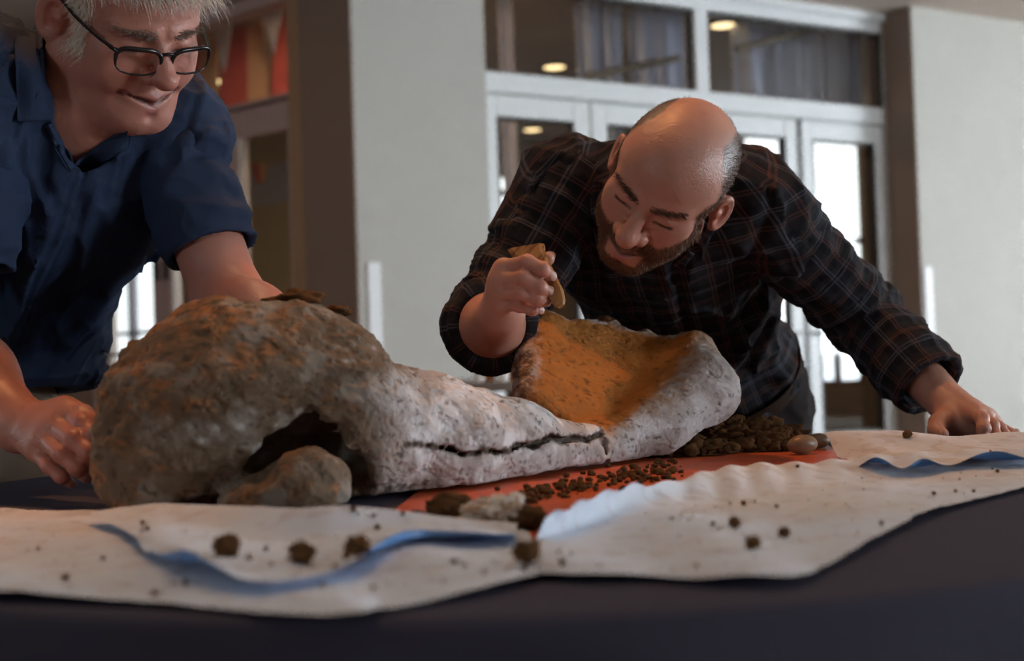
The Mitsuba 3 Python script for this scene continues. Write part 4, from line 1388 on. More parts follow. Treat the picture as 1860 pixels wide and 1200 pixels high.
        add(key + '__collar', g, 'm_plaid', smooth=True, uv=uvc)
    for k_ in range(5):
        z = .10 + k_ * .085
        o = PEL + R3 @ A(0, .3, z)
        loc, _, _ = trimesh.Trimesh(t.vertices, t.faces, process=False).ray.intersects_location([o], [-fr], multiple_hits=False)
        if len(loc):
            b = trimesh.creation.cylinder(.0052, .003, sections=14)
            M = np.eye(4)
            M[:3, 0], M[:3, 1], M[:3, 2], M[:3, 3] = R3[:, 0], R3[:, 2], fr, loc[0] + fr * .001
            b.apply_transform(M)
            add(key + '__button', b, 'm_dark')
    # ---- trousers, belt and shoes
    HL, HR_ = PEL + lat * .085 - spn * .03, PEL - lat * .085 - spn * .03

    def trs(p):
        q = local(p, PEL, R3)
        d = ell(p, PEL - spn * .01, (.168, .122, .13), R3)
        for h_, s_ in ((HL, 1), (HR_, -1)):
            kn_ = A(h_[0] + s_ * .03, h_[1] + .06, .47)
            an = A(h_[0] + s_ * .04, h_[1] + .16, .06)
            d = smin(d, chain(p, [h_, kn_, an], [.100, .075, .062], .03), .03)
        x = p.astype(float)
        d = d - folds(x, 13, 41, .008) - sharp_folds(x, 15, 43, .007, (.6, .6, 1.8))
        d = smax(d, q[:, 2] - .055, .004)
        return np.maximum(d, .045 - p[:, 2])
    tm = sdf_mesh(trs, A(PEL[0] - .34, PEL[1] - .26, .03), A(PEL[0] + .34, PEL[1] + .42, PEL[2] + .22), .0065)
    add(key + '__trousers', tm, 'm_trousers_dark', 'dark grey trousers', smooth=True)
    ring = [PEL + spn * .052 + R3[:, 0] * .172 * math.cos(a_) + fr * .126 * math.sin(a_) for a_ in np.linspace(0, 2 * PI, 60)]
    scene['m_belt'] = P_((.030, .015, .009), .8, .1)
    bm = []
    R_ = np.array(ring)
    P = np.stack([R_ - spn * .019, R_ + spn * .019], 1)
    g = grid_mesh(P)
    add(key + '__belt', cat_m([g, trimesh.Trimesh(g.vertices * 1 + (g.vertices - PEL) * .03, g.faces, process=False)]), 'm_belt', 'brown leather belt', smooth=True)
    for h_, s_ in ((HL, 1), (HR_, -1)):
        c = A(h_[0] + s_ * .04, h_[1] + .11, .05)
        sh = sdf_mesh(lambda p: np.maximum(smin(ell(p, c, (.047, .135, .05)), ell(p, c + A(0, .05, .03), (.045, .06, .05)), .02), -p[:, 2] + .002), c - A(.1, .2, .06), c + A(.1, .2, .12), .007)
        add(key + '__shoe', sh, 'm_shoe', smooth=True)
    return dict(HC=HC, HM=HM, fR=fR, tR=tR_)


RM = right_man()

# the wooden tool in his hand
scene['m_stick'] = P_(proc(lambda p, n, uv: mix((.33, .17, .065), (.17, .075, .025), smoothstep(.45, .62, fbm((p.x * .78 - p.z * .62) * 160, p.y * 60, (p.x * .62 + p.z * .78) * 14, 3)))), .55, .3)


def wooden_tool():
    a, b = at(956, 450, 1.602), at(1021, 555, 1.548)
    t = unit(b - a)
    w = unit(np.cross(t, TOW))
    n = np.cross(w, t)
    prof = [(0, .0215, .0058), (.15, .0185, .0065), (.5, .0135, .007), (.8, .0105, .0065), (.95, .0075, .005), (1.0, .004, .003)]
    L = np.linalg.norm(b - a)
    rows = []
    for s, wd, th in prof:
        c = a + t * s * L + w * (.002 * math.sin(7 * s))
        ring = [(1, .55), (.75, 1), (-.75, 1), (-1, .55), (-1, -.55), (-.75, -1), (.75, -1), (1, -.55)]
        sk = -.010 * (1 - s) ** 3
        rows.append([c + w * x * wd + n * y * th + t * sk * x for x, y in ring])
    P = np.array(rows)
    k, mm = P.shape[:2]
    P = np.concatenate([P, P[:, :1]], 1)
    g = grid_mesh(P)
    capA = trimesh.Trimesh(rows[0], [[0, i + 1, i] for i in range(1, 7)], process=False)
    capB = trimesh.Trimesh(rows[-1], [[0, i, i + 1] for i in range(1, 7)], process=False)
    g = trimesh.util.concatenate([g, capA, capB])
    g.fix_normals()
    return g


add('wooden_tool', wooden_tool(), 'm_stick', 'tapered wooden scraping stick held by the bald man', 'tool')
# ---------------------------------------------------------------- the man with glasses in the navy shirt
def left_man():
    key = 'person_001'
    tag(key, 'white haired man with black glasses in a navy short sleeved shirt gripping the bone', 'person')
    HC = at(224, 38, 1.62)
    psi, th, ro = math.radians(43), math.radians(45), math.radians(13)
    fw = cam_dirs(math.sin(psi) * math.cos(th), -math.sin(th), math.cos(psi) * math.cos(th))
    e = cam_dirs(math.cos(psi), 0, -math.sin(psi))
    zz = np.cross(fw, e)
    cr_, sr_ = math.cos(ro), math.sin(ro)
    rot = lambda v: (RIGHT * (v @ RIGHT * cr_ - v @ UP * sr_) + UP * (v @ RIGHT * sr_ + v @ UP * cr_) + TOW * (v @ TOW))
    HM = np.stack([rot(e), rot(fw), rot(zz)], 1)
    HS = A(1.07, 1.05, .97)
    opt = {'fat': 1.0, 'nose': 1.03, 'nosew': 1.14, 'ear': .98, 'mouthw': 1.3, 'smile': 1.3, 'jowl': True}
    RS, LS = at(-45, 125, 1.60), at(306, 232, 1.74)
    RE, RW = at(-95, 640, 1.56), at(38, 772, 1.475)
    LE, LW = at(418, 555, 1.68), at(540, 650, 1.54)
    neck = at(140, 215, 1.70)
    # right hand closed on the end of the bone
    fR = [[at(122, 752, 1.435), at(150, 768, 1.405), at(166, 790, 1.395), at(168, 806, 1.405)],
          [at(100, 772, 1.425), at(134, 796, 1.390), at(158, 820, 1.385), at(165, 838, 1.398)],
          [at(80, 794, 1.425), at(112, 824, 1.390), at(140, 848, 1.388), at(152, 862, 1.40)],
          [at(66, 818, 1.43), at(90, 846, 1.405), at(112, 864, 1.40), at(124, 874, 1.41)]]
    tR_ = [at(78, 758, 1.46), at(118, 742, 1.445), at(150, 752, 1.425), at(170, 768, 1.415)]
    # left hand on the far side of the bone
    fL = [[LW + RIGHT * .06 + TOW * .02 + UP * (-.01 - .0 * i) + FWD * (.022 * i - .03) for _ in (0,)] + [LW + RIGHT * (.095 - .004 * i) + TOW * .03 + UP * -.03 + FWD * (.024 * i - .03), LW + RIGHT * (.105 - .004 * i) + TOW * .02 + UP * -.055 + FWD * (.024 * i - .03), LW + RIGHT * (.105 - .004 * i) + UP * -.072 + FWD * (.024 * i - .03)] for i in range(4)]
    tL_ = [LW + TOW * .03 + RIGHT * .01, LW + TOW * .05 + RIGHT * .03, LW + TOW * .055 + RIGHT * .06, LW + TOW * .05 + RIGHT * .08]

    def body(p):
        d = np.full(len(p), 1.0, F4)

        def group(c, R, fn, k=.012):
            m = np.linalg.norm(p - np.asarray(c, F4), axis=1) < R + .07
            if m.any():
                d[m] = smin(d[m], fn(p[m]), k)
        group(HC, .17, lambda q: head_sdf(local(q, HC, HM) / HS, opt) * 1.0)
        group((HC + neck) / 2, .2, lambda q: cap(q, HC - HM[:, 1] * .03 - HM[:, 2] * .035, neck, .064, .074), .03)
        group(neck, .14, lambda q: ell(q, neck, (.11, .10, .07)), .03)
        for s, el, w in ((RS, RE, RW), (LS, LE, LW)):
            group((neck + s) / 2, .2, lambda q: cap(q, neck, s, .04, .04), .02)
            group((s + el) / 2, .28, lambda q: cap(q, s, el, .046, .047), .02)
            group((el + w) / 2, .22, lambda q: smin(cap(q, el, w, .048, .031), ell(q, el * .66 + w * .34, (.051, .051, .051)), .03), .02)
        group(np.mean([f[1] for f in fR], 0), .14, lambda q: hand_sdf(q, RW, fR, tR_, .032, .0165, .0098), .012)
        group(np.mean([f[1] for f in fL], 0), .16, lambda q: hand_sdf(q, LW, fL, tL_, .030, .0155, .0105), .012)
        return d - .0012 * nz(p, 45, 3, 2)

    allp = np.array([HC, LS, RE, RW, LE, LW, neck] + sum(fR, []) + sum(fL, []))
    lo, hi = allp.min(0) - .15, allp.max(0) + .15
    m = sdf_mesh(body, lo, hi, .0026)
    v = m.vertices
    q = local(v, HC, HM) / HS
    inhead = np.linalg.norm(q - A(0, 0, .0), axis=1) < .165
    base = A(.44, .195, .145)
    col = np.tile(base, (len(v), 1)) * (.90 + .2 * meshkit.fbm(v * 40, 3, 8)[:, None])
    kn = np.min([np.linalg.norm(v - f[j], axis=1) for f in fR + fL for j in (0, 1, 2)], 0)
    col *= 1 - ss(.020, .006, kn)[:, None] * A(.02, .18, .18)
    hc = head_color(q, opt, base)
    n = meshkit.fbm(q * 45, 3, 3) - .5
    ax = np.abs(q[:, 0])
    # full white hair: crown, sides and a fringe over the brow
    hl = .080 - .0 * ax + .010 * n                                           # hairline height in front
    scalp = np.maximum(ss(-.004, .006, q[:, 2] - hl), ss(.030, .018, q[:, 1] + .010 * n) * ss(-.030, -.012, q[:, 2]) * ss(.050, .058, ax + .02 * (q[:, 2] > .045)))
    scalp = np.maximum(scalp, ss(-.03, -.05, q[:, 1]) * ss(-.055, -.035, q[:, 2]))
    ear = np.linalg.norm((np.stack([ax, q[:, 1], q[:, 2]], 1) - A(.085, -.010, .004)) / A(.8, 1, 1.4), axis=1) < .033
    burn = ss(.052, .058, ax) * ss(.004, .012, q[:, 1]) * ss(.050, .040, q[:, 1]) * ss(-.035, -.015, q[:, 2])
    scalp = np.clip(np.maximum(scalp, burn * .8), 0, 1)
    scalp[ear] = 0
    hc = hc + (A(.40, .36, .33) - hc) * (scalp * .6)[:, None]
    col[inhead] = hc[inhead]
    add(key + '__body', m, 'm_skin', smooth=True, color=np.clip(col, .005, 1))
    scene['m_hair_white'] = P_((.80, .76, .68), .4, .5)
    scene['m_hair_ash'] = P_((.52, .49, .44), .4, .5)
    wv = np.where(inhead, scalp, 0)
    top = wv * ss(.02, .05, q[:, 2])
    X, Y, Z = HM[:, 0], HM[:, 1], HM[:, 2]
    pts, nr = scatter(m, top, 7600, 11)
    lq = local(pts, HC, HM) / HS
    frt = ss(.0, .06, lq[:, 1])[:, None]
    d0 = nr * .55 + (Y * .75 + X * .35) * frt - Y * (1 - frt) * .7 + X * .12
    LEN = .014 + .022 * ss(.035, .062, lq[:, 2]) * ss(-.06, .03, lq[:, 1]) * ss(.078, .06, np.abs(lq[:, 0])) + .014 * ss(.02, .05, lq[:, 0]) * ss(.03, .06, lq[:, 1])
    grv = -Z * 1.3 + A(0, 0, -.2)
    add(key + '__hair', strands(pts[:5600], d0[:5600], LEN[:5600], .00055, 12, .95, .22, 8, jit=.10, grav=grv), 'm_hair_white', 'tousled white hair with a fringe over the brow')
    add(key + '__hair', strands(pts[5600:], d0[5600:], LEN[5600:], .0005, 13, .95, .25, 8, jit=.11, grav=grv), 'm_hair_ash', 'ash grey hairs among the white')
    pts, nr = scatter(m, wv * ss(.05, .03, q[:, 2]), 3600, 14)
    add(key + '__hair', strands(pts, nr * .5 - Z * .8 - Y * .25, .015, .00045, 15, .2, .2, 5, jit=.14), 'm_hair_white', 'short white hair around the ear')
    mq = np.stack([ax, q[:, 1], q[:, 2]], 1)
    brow = ss(.0060, .003, cap(mq.astype(F4), (.014, .095, .030), (.048, .076, .033), .001, .001)) * ss(.055, .065, q[:, 1])
    scene['m_brow'] = P_((.17, .12, .09), .5, .3)
    for sgn in (-1, 1):
        pts, nr = scatter(m, np.where(inhead, brow * (q[:, 0] * sgn > 0), 0), 170, 16 + sgn)
        add(key + '__eyebrow', strands(pts, nr * .35 + X * sgn * .9, .008, .0004, 18, 0, .1, 3), 'm_brow')
    nails(fR, tR_, [UP * .8 + TOW * .8, UP * .6 + TOW, UP * .5 + TOW, UP * .4 + TOW, UP + TOW * .3], key)

    # ---- glasses (worn, a thing of their own)
    gk = 'eyeglasses'
    tag(gk, 'black rimmed eyeglasses worn by the white haired man', 'glasses')
    scene['m_black_frame'] = P_((.008, .008, .009), .18, .6)
    scene['m_lens'] = {'type': 'thindielectric', 'int_ior': 1.35}
    W = lambda x, y, z: HC + HM @ (A(x, y, z) * HS)

    def rim(sgn):
        pts = []
        for a_ in np.linspace(0, 2 * PI, 40, endpoint=False):
            c, s = math.cos(a_), math.sin(a_)
            rx, rz = .0265, .0160 if s > 0 else .0175
            x = .0335 + rx * math.copysign(abs(c) ** .72, c)
            z = .0010 + rz * math.copysign(abs(s) ** .78, s) + .0035 * max(c, 0) * (s > 0)
            y = .1085 - 1.9 * (x - .012) ** 2 * (1 if x > .012 else 0) * 2.0 - .06 * (.002 - z) * -1
            pts.append(W(sgn * x, y, z))
        return pts
    fm = []
    for sgn in (-1, 1):
        r = rim(sgn)
        P = np.array(r + r[:2])
        aa = np.arange(42) * 2 * PI / 40
        fm.append(tube(P, .00125 + .0017 * ss(-.35, .35, np.sin(aa)), 8))
        c = np.mean(r, 0)
        L = trimesh.Trimesh(np.vstack([[c], r]), [[0, i + 1, (i + 1) % 40 + 1] for i in range(40)], process=False)
        add(gk + '__lens', L, 'm_lens')
        hinge, back = W(sgn * .0600, .094, .012), W(sgn * .083, -.004, .030)
        end = W(sgn * .080, -.030, .012)
        add(gk + '__temple', tube(spline([hinge, W(sgn * .071, .062, .017), W(sgn * .0795, .030, .024), back, end], 26), np.linspace(.0030, .0019, 26), 8, flat=(.8, 1.7)), 'm_black_frame', smooth=50)
        fm.append(tube([W(sgn * .0565, .100, .013), hinge, W(sgn * .0625, .088, .0125)], .0026, 8))
    fm.append(tube(spline([W(-.0085, .1075, .010), W(0, .1105, .013), W(.0085, .1075, .010)], 10), .0021, 8))
    add(gk + '__frame', cat_m(fm), 'm_black_frame', smooth=50)

    # ---- shirt
    lat = unit(LS - RS)
    PEL, BEL, CHE = at(-80, 745, 1.99), at(-26, 560, 1.88), at(86, 350, 1.74)
    spn = unit(CHE - PEL)
    fr = unit(np.cross(lat, spn))
    R3 = np.stack([unit(lat - spn * (lat @ spn)), fr, spn], 1)
    cuff0 = LS * .34 + LE * .66
    VN = neck + fr * .085 - spn * .015

    crease = [lambda p: 0.0]

    def torso(p):
        d = ell(p, CHE, (.172, .125, .160), R3)
        d = smin(d, ell(p, BEL, (.178, .142, .165), R3), .09)
        d = smin(d, ell(p, PEL * .85 + BEL * .15, (.172, .135, .13), R3), .09)
        d = smin(d, cap(p, RS, LS, .066, .066), .06)
        d = smin(d, cap(p, LS, LS * .84 + LE * .16, .064, .056), .03)
        d = smin(d, cap(p, RS, RS * .75 + RE * .25, .072, .068), .03)
        d = smin(d, cap(p, neck - fr * .045, neck - fr * .03 - spn * .01, .086, .084), .03)
        q = local(p, PEL, R3)
        x = p.astype(float)
        d = d - sharp_folds(q, 9, 64, .011, (1.5, .8, .45)) - sharp_folds(x, 17, 65, .004)
        # long hanging folds down the front, finer crumples over them
        d = d - folds(q, 10, 61, .016, (1.6, .7, .35)) - folds(x, 20, 62, .007)
        d = d - (.005 * np.sin(q[:, 0] * 70 + 3 * meshkit.noise(q.astype(float) * 5, 4)) * ss(.10, .34, q[:, 2]) * ss(.48, .40, q[:, 2])).astype(F4)
        d = d - .0035 * ss(.019, .016, np.abs(q[:, 0] + .012)) * (q[:, 1] > 0)
        d = d + .0022 * ss(.0035, .001, np.abs(q[:, 0] - .010)) * (q[:, 1] > 0)
        d = d + crease[0](p)
        # breast pockets
        for sx in (-1, 1):
            bx = np.maximum(np.abs(q[:, 0] - sx * .095) - .052, np.abs(q[:, 2] - .345) - .062)
            d = d - .0022 * ss(.001, -.001, bx) * (q[:, 1] > 0)
        d = smax(d, -cap(p, neck + fr * .006, HC + fr * .03, .078, .085), .006)
        d = smax(d, -cap(p, VN - spn * .030, VN + spn * .06 , .008, .046), .008)
        inner = smin(ell(p, PEL * .9 + BEL * .1, (.163, .127, .14), R3), ell(p, BEL, (.160, .126, .15), R3), .08)
        hem = .872 + .008 * np.sin(q[:, 0] * 22) + .10 * (p[:, 0] - at(90, 700, 1.83)[0]) - p[:, 2]
        d = smax(d, hem, .004)
        return smax(d, -np.maximum(inner, p[:, 2] - .955), .004)
    pl = np.array([PEL, CHE, LS, RS, neck])
    t = sdf_mesh(torso, pl.min(0) - .26, pl.max(0) + .2, .012)
    crease[0] = crease_fn(t, [([(137, 307), (111, 410), (72, 488), (46, 565), (15, 648)], .005, .005), ([(191, 364), (245, 356), (272, 352), (300, 345)], .005, .004), ([(66, 368), (105, 380)], .004, .004),
                              ([(276, 203), (341, 224)], .003, .003), ([(357, 178), (340, 225), (318, 290), (300, 345)], .005, .005), ([(200, 270), (197, 320), (192, 360)], .006, .010), ([(228, 268), (218, 320), (208, 358)], .004, .007),
                              ([(258, 260), (248, 310), (240, 350)], .006, .012), ([(150, 370), (138, 460), (105, 560), (80, 610)], .008, .011), ([(66, 245), (75, 330), (100, 372)], .007, .009), ([(30, 240), (48, 340), (62, 400), (60, 460)], .008, .011),
                              ([(8, 380), (30, 430), (5, 490)], .007, .010), ([(240, 385), (215, 450), (150, 560), (90, 640)], .008, .016), ([(266, 470), (205, 560), (120, 655)], .005, .005), ([(180, 400), (172, 470), (140, 540)], .006, .012), ([(285, 385), (260, 400), (220, 420)], .006, .010)])
    t = sdf_mesh(torso, pl.min(0) - .26, pl.max(0) + .2, .0036)
    add(key + '__shirt', t, 'm_navy', 'navy blue button shirt', smooth=True)
    s, _ = sleeve_mesh([LS * .94 + neck * .06, LS * .5 + LE * .5, LS * .30 + LE * .70], [.072, .058, .059], .09, 71, amp=.006, wr=.6)
    add(key + '__sleeve', s, 'm_navy', 'short navy sleeve', smooth=True)
    s, _ = sleeve_mesh([RS * .94 + neck * .06, RS * .5 + RE * .5, RS * .30 + RE * .70], [.076, .070, .068], .09, 73, amp=.006, wr=.6)
    add(key + '__sleeve', s, 'm_navy', 'short navy sleeve', smooth=True)
    # collar leaves and the open front edges below them
    for rows, lf in (([[(66, 60), (72, 110), (80, 165), (93, 218)], [(44, 50), (50, 105), (58, 165), (64, 220)], [(26, 45), (28, 105), (30, 165), (32, 220)]], [.004, .012, .006]),
                     ([[(94, 222), (108, 245), (124, 275), (136, 306)], [(88, 226), (102, 250), (119, 280), (132, 308)], [(80, 228), (95, 254), (113, 285), (128, 310)]], [.003, .006, .003]),
                     ([[(136, 303), (158, 278), (190, 256), (232, 240)], [(143, 300), (166, 279), (196, 260), (233, 247)], [(152, 312), (180, 298), (208, 284), (234, 266)]], [.003, .010, .006])):
        g, _ = laid_strip([t, m], rows, lf)
        add(key + '__collar', g, 'm_navy', smooth=True)
    for z in (.06, .14, .22, .30):
        o = PEL + R3 @ A(-.012, .4, z)
        loc, _, _ = t.ray.intersects_location([o], [-fr], multiple_hits=False)
        if len(loc):
            b = trimesh.creation.cylinder(.0055, .003, sections=14)
            M = np.eye(4)
            M[:3, 0], M[:3, 1], M[:3, 2], M[:3, 3] = R3[:, 0], R3[:, 2], fr, loc[0] + fr * .001
            b.apply_transform(M)
            add(key + '__button', b, 'm_dark')
    # ---- trousers and shoes
    HL, HR_ = PEL + lat * .085 - spn * .05, PEL - lat * .085 - spn * .05

    def trs(p):
        q = local(p, PEL, R3)
        d = ell(p, PEL - spn * .03, (.160, .122, .13), R3)
        d = smin(d, cap(p, PEL, PEL + A(0, -.05, .10), .135, .125), .04)
        for h_, s_ in ((HL, 1), (HR_, -1)):
            kn_ = A(h_[0] + s_ * .03, h_[1] + .05, .47)
            an = A(h_[0] + s_ * .04, h_[1] + .12, .06)
            d = smin(d, chain(p, [h_, kn_, an], [.100, .078, .066], .03), .03)
        d = d - folds(p.astype(float), 13, 81, .007)
        d = smax(d, p[:, 2] - .945, .004)
        # pocket opening on the hip
        d = smax(d, -cap(p, PEL + R3 @ A(.150, .045, .02), PEL + R3 @ A(.125, .105, -.055), .004), .003)
        return np.maximum(d, .045 - p[:, 2])
    tm = sdf_mesh(trs, A(PEL[0] - .34, PEL[1] - .26, .03), A(PEL[0] + .34, PEL[1] + .40, PEL[2] + .2), .0065)
    add(key + '__trousers', tm, 'm_khaki', 'khaki trousers', smooth=True)
    for h_, s_ in ((HL, 1), (HR_, -1)):
        c = A(h_[0] + s_ * .04, h_[1] + .07, .05)
        sh = sdf_mesh(lambda p: np.maximum(smin(ell(p, c, (.047, .135, .05)), ell(p, c + A(0, .05, .03), (.045, .06, .05)), .02), -p[:, 2] + .002), c - A(.1, .2, .06), c + A(.1, .2, .12), .007)
        add(key + '__shoe', sh, 'm_shoe', smooth=True)


left_man()
# ---------------------------------------------------------------- soil, stones and fragments on the table
scene['m_soil'] = P_(proc(lambda p, n, uv: mix((.030, .016, .008), (.15, .072, .030), fbm(p.x * 130, p.y * 130, p.z * 130, 3))), .95, .1)


def clod_mesh(r, seed, sub=3, sq=(1, 1, .8)):
    m = trimesh.creation.icosphere(sub)
    v = m.vertices
    n = meshkit.fbm(v * 1.6 + seed * 7.3, 4, seed) - .5
    v = v * (1 + 1.1 * n[:, None]) * r * A(*sq)
    return trimesh.Trimesh(v, m.faces, process=False)


ground = cat_m([trimesh.Trimesh(g.vertices, g.faces, process=False) for g in LAID] + [poly_slab([(-400, 1300), (2300, 1300), (2300, 800), (-400, 800)], ZT - .0005, .002)])


def floor_at(x, y):
    """height of pad, tarp or cloth at (x, y)"""
    xy = np.atleast_2d(np.stack([x, y], -1)).astype(float)
    o = np.column_stack([xy, np.full(len(xy), .82)])
    loc, ray, _ = ground.ray.intersects_location(o, np.tile([0, 0, -1.0], (len(o), 1)), multiple_hits=False)
    z = np.full(len(o), ZT + .003)
    z[ray] = loc[:, 2]
    return z


# loose soil heaped at the flared end of the bone
rng = np.random.default_rng(5)
HEAP = []


def heap_h(x, y):
    """height of the heap over the table, from two lobes"""
    return 0


lobes = [(at(1385, 812, 1.84), .075, .040), (at(1300, 806, 1.86), .10, .046), (at(1225, 818, 1.80), .085, .024)]
ms = []
for i in range(700):
    c, s, h = lobes[rng.choice(3, p=[.36, .42, .22])]
    a_, rr = rng.random() * 2 * PI, s * math.sqrt(rng.random())
    x, y = c[0] + rr * math.cos(a_), c[1] + rr * .55 * math.sin(a_)
    top = max(h * (1 - (rr / s) ** 1.6), .002)
    r = .0028 + .0100 * rng.random() ** 3
    z = ZT + .003 + r * .6 + top * rng.random() ** .5
    m = clod_mesh(r, i % 40, 2)
    m.apply_translation((x, y, z))
    ms.append(m)
# a solid core so that the heap has a body
for c, s, h in lobes:
    m = trimesh.creation.icosphere(5)
    v = m.vertices * A(s * .86, s * .48, h * .95)
    v = v * (1 + .9 * (meshkit.fbm(m.vertices * 6, 4, 3) - .5))[:, None] + A(c[0], c[1], ZT + .004)
    v[:, 2] = np.maximum(v[:, 2], ZT + .003)
    m = trimesh.Trimesh(v, m.faces, process=False)
    ms.append(m)
add('soil_heap', cat_m(ms), 'm_soil', 'dark crumbly soil heaped beside the flared end of the bone', 'soil', kind='stuff', smooth=True)
# crumbs swept along the bone and scattered on tarp and pads
ms = []
for i in range(690):
    t = rng.random()
    if i < 520:
        px = 640 + 600 * t
        py = np.interp(px, [640, 760, 900, 1000, 1100, 1240], [962, 935, 905, 880, 858, 838]) + rng.normal() * 9 + 9
    else:
        px, py = rng.uniform(40, 1820), rng.uniform(850, 1060)
        lo_y = np.interp(px, [0, 400, 1000, 1500, 1860], [960, 985, 975, 850, 830])
        hi_y = np.interp(px, [0, 650, 1000, 1440, 1860], [1070, 1090, 1035, 1035, 870])
        py = rng.uniform(lo_y, hi_y)
    q = on_z(px, py, ZT + .006)
    r = .0007 + .0024 * rng.random() ** 4 + (.0035 * rng.random() if i < 520 else 0)
    m = clod_mesh(r, i % 30, 1)
    q[2] = floor_at(q[0], q[1])[0] + .0006
    m.apply_translation(q + A(0, 0, r * .62))
    ms.append(m)
add('soil_crumbs', cat_m(ms), 'm_soil', 'fine soil crumbs scattered over the pads and the tarp', 'soil', kind='stuff', smooth=True)
# larger lumps that lie apart, on the near pads
CL = [(412, 1010, .0090, 'brown soil clod under the curled pad edge, leftmost of the near clods'), (548, 1012, .0085, 'brown soil clod on the near pad, second from the left'), (649, 1010, .0088, 'brown soil clod with a small crumb on top on the near pad'),
      (957, 1004, .0092, 'rounded dark soil clod at the corner of the long pad'), (1335, 955, .0052, 'small dark soil lump in the middle of the long pad'), (1368, 994, .0055, 'small soil lump near the front edge of the long pad'), (1424, 966, .0045, 'small soil lump right of centre on the long pad'),
      (1650, 824, .0055, 'dark soil lump on the far pad near the resting hand'), (1522, 838, .0075, 'soil lump on the tarp beside the smooth stone'), (1235, 690, .0001, '')]
for i, (px, py, r, lab) in enumerate(CL[:9]):
    d = clod_mesh(r, 50 + i, 4, (1, .9, .85))
    base = ZT + (.012 if i in (0, 1, 2, 3) else .007)
    q = on_z(px, py + r * 900, base)
    q[2] = floor_at(q[0], q[1])[0]
    d.apply_translation(A(q[0], q[1], q[2] - d.vertices[:, 2].min() - r * .12))
    add('soil_clod', d, 'm_soil', lab, 'soil clod', smooth=True)
# clods caught on top of the bone
for i, (px, py, dd, r, lab) in enumerate(((505, 545, 1.40, .014, 'dark soil clod on top of the brown bone end, behind the crown'), (545, 545, 1.40, .018, 'largest dark soil clod on top of the brown bone end'), (610, 556, 1.42, .012, 'flat dark soil clod on the shoulder of the brown bone end'), (1098, 575, 1.885, .009, 'small soil clod on the rim of the flared bone end'))):
    m = clod_mesh(r, 70 + i, 4, (1.5, 1, .6))
    o = at(px, py - 40, dd)
    hitp, _, _ = bone.ray.intersects_location([o + A(0, 0, .05)], [A(0, 0, -1)], multiple_hits=False)
    m.apply_translation((hitp[0] if len(hitp) else at(px, py, dd)) + A(0, 0, r * .25))
    add('soil_clod', m, 'm_soil', lab, 'soil clod', smooth=True)

# smooth stones
scene['m_stone'] = P_(proc(lambda p, n, uv: mix((.25, .155, .085), (.17, .10, .055), fbm(p.x * 60, p.y * 60, p.z * 60, 3))), .38, .5)


def stone(px, py, d, ax, lab, seed, rot):
    m = trimesh.creation.icosphere(4)
    v = m.vertices * (1 + .12 * (meshkit.fbm(m.vertices * 1.2 + seed, 2, seed) - .5))[:, None] * A(*ax)
    c, s = math.cos(rot), math.sin(rot)
    v = v @ np.array([[c, -s, 0], [s, c, 0], [0, 0, 1]]).T
    q = at(px, py, d)
    v[:, 2] -= v[:, 2].min()
    m = trimesh.Trimesh(v + A(q[0], q[1], ZT + .003), m.faces, process=False)
    add('stone', m, 'm_stone', lab, 'stone', smooth=True)


stone(1458, 815, 1.74, (.0225, .014, .0130), 'smooth tan oval stone at the right end of the soil heap', 3, .3)
stone(1487, 806, 1.83, (.016, .012, .011), 'brown stone half hidden behind the tan oval stone', 8, .1)

# pale bone fragments and plaster flakes
scene['m_flake'] = P_(proc(lambda p, n, uv: mix((.72, .66, .58), (.48, .33, .22), smoothstep(.45, .62, fbm(p.x * 110, p.y * 110, p.z * 110, 3)))), .8, .2)
for i, (px, py, r, sq, lab) in enumerate(((880, 955, .0165, (1.2, .8, .65), 'pale flaky fragment under the bone shaft, left of its pair'), (925, 957, .0160, (1, .8, .8), 'pale crumbly fragment under the bone shaft, nearest the rolled pad'), (737, 968, .012, (1.8, .8, .6), 'pale flat chip beside the brown bone end'), (1290, 808, .007, (1.8, 1, .6), 'small pale chip in front of the soil heap'))):
    m = trimesh.creation.icosphere(4)
    n = meshkit.fbm(m.vertices * 2.6 + i * 5, 4, 30 + i) - .5
    v = m.vertices * (1 + 1.3 * n[:, None]) * r * A(*sq)
    q = on_z(px, py, ZT + .005)
    v[:, 2] -= v[:, 2].min()
    add('bone_fragment', trimesh.Trimesh(v + A(q[0], q[1], ZT + .005), m.faces, process=False), 'm_flake', lab, 'bone fragment', smooth=True)
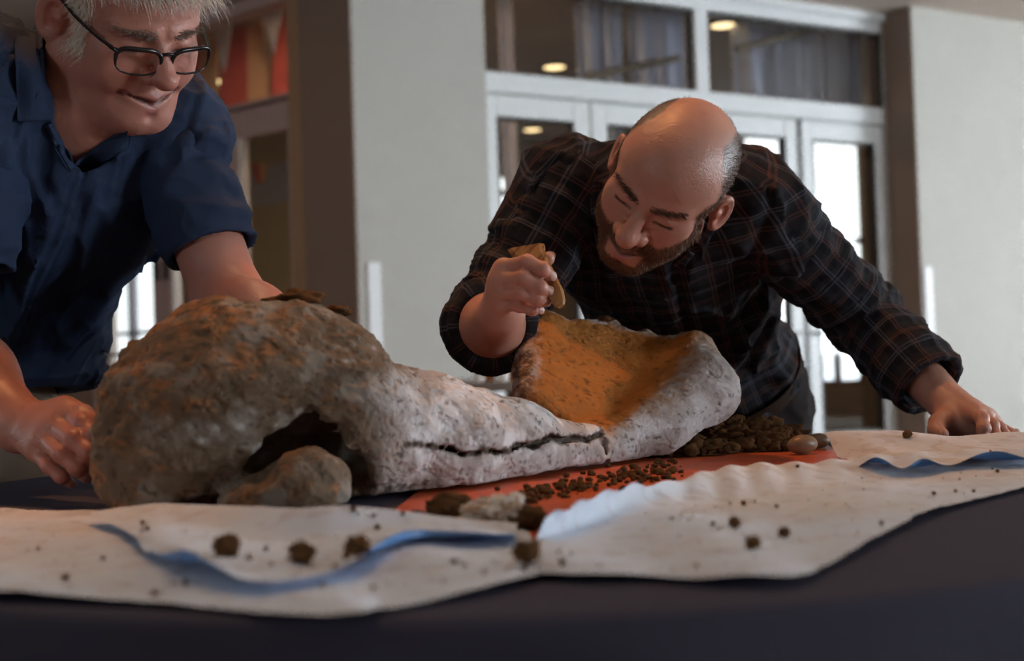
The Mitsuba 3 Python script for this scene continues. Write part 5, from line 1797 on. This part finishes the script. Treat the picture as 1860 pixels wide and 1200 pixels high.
# dark lump beside the fragments
for i, (px, py, r, lab) in enumerate(((955, 958, .0135, 'dark soil lump beside the pale fragments under the shaft'), (820, 945, .018, 'dark soil lump in the shadow under the bone shaft'))):
    m = clod_mesh(r, 90 + i, 4, (1.3, 1, .8))
    q = on_z(px, py, ZT + .004)
    m.apply_translation(q + A(0, 0, r * .6))
    add('soil_clod', m, 'm_soil', lab, 'soil clod', smooth=True)

# ---------------------------------------------------------------- far table with candle glasses, between the bone and the sleeve
FT = at(850, 700, 4.6)
FZ = at(850, 694, 4.6)[2]
scene['m_far_top'] = P_((.17, .13, .11), .35, .5)
scene['m_copper'] = P_((.75, .36, .16), .25, .5, metallic=.9)
scene['m_candle'] = P_((.80, .78, .75), .5, .4)
tag('far_table', 'brown round table in the background behind the bone shaft', 'table')
m = trimesh.creation.cylinder(.55, .03, sections=64)
m.apply_translation((FT[0], FT[1] + .3, FZ - .015))
add('far_table__top', m, 'm_far_top', smooth=40)
add('far_table__pedestal', trimesh.creation.revolve(np.array([(0, 0), (.28, 0), (.26, .03), (.05, .06), (.045, FZ - .03), (0, FZ - .03)]), sections=40, transform=trimesh.transformations.translation_matrix((FT[0], FT[1] + .3, 0))), 'm_dark', smooth=40)
for i, (px, lab) in enumerate(((871, 'white candle glass on the far table, left of its pair'), (914, 'white candle glass on the far table, nearest the flared bone'))):
    q = at(px, 690, 4.55)
    prof = np.array([(0, 0), (.019, 0), (.022, .01), (.022, .052), (.019, .052), (.019, .042), (0, .042)])
    add('candle_glass', trimesh.creation.revolve(prof, sections=32, transform=trimesh.transformations.translation_matrix((q[0], q[1], FZ))), 'm_candle', lab, 'candle', smooth=40)
for i, (px, r, lab) in enumerate(((888, .030, 'small copper bowl between the two candle glasses'), (934, .050, 'copper bowl behind the flared bone end'))):
    q = at(px, 685, 4.75)
    prof = np.array([(0, 0), (r * .5, 0), (r * .9, r * .6), (r, r * 1.3), (r * .94, r * 1.3), (r * .84, r * .65), (r * .45, .006), (0, .006)])
    add('copper_bowl', trimesh.creation.revolve(prof, sections=32, transform=trimesh.transformations.translation_matrix((q[0], q[1], FZ))), 'm_copper', lab, 'bowl', smooth=40)
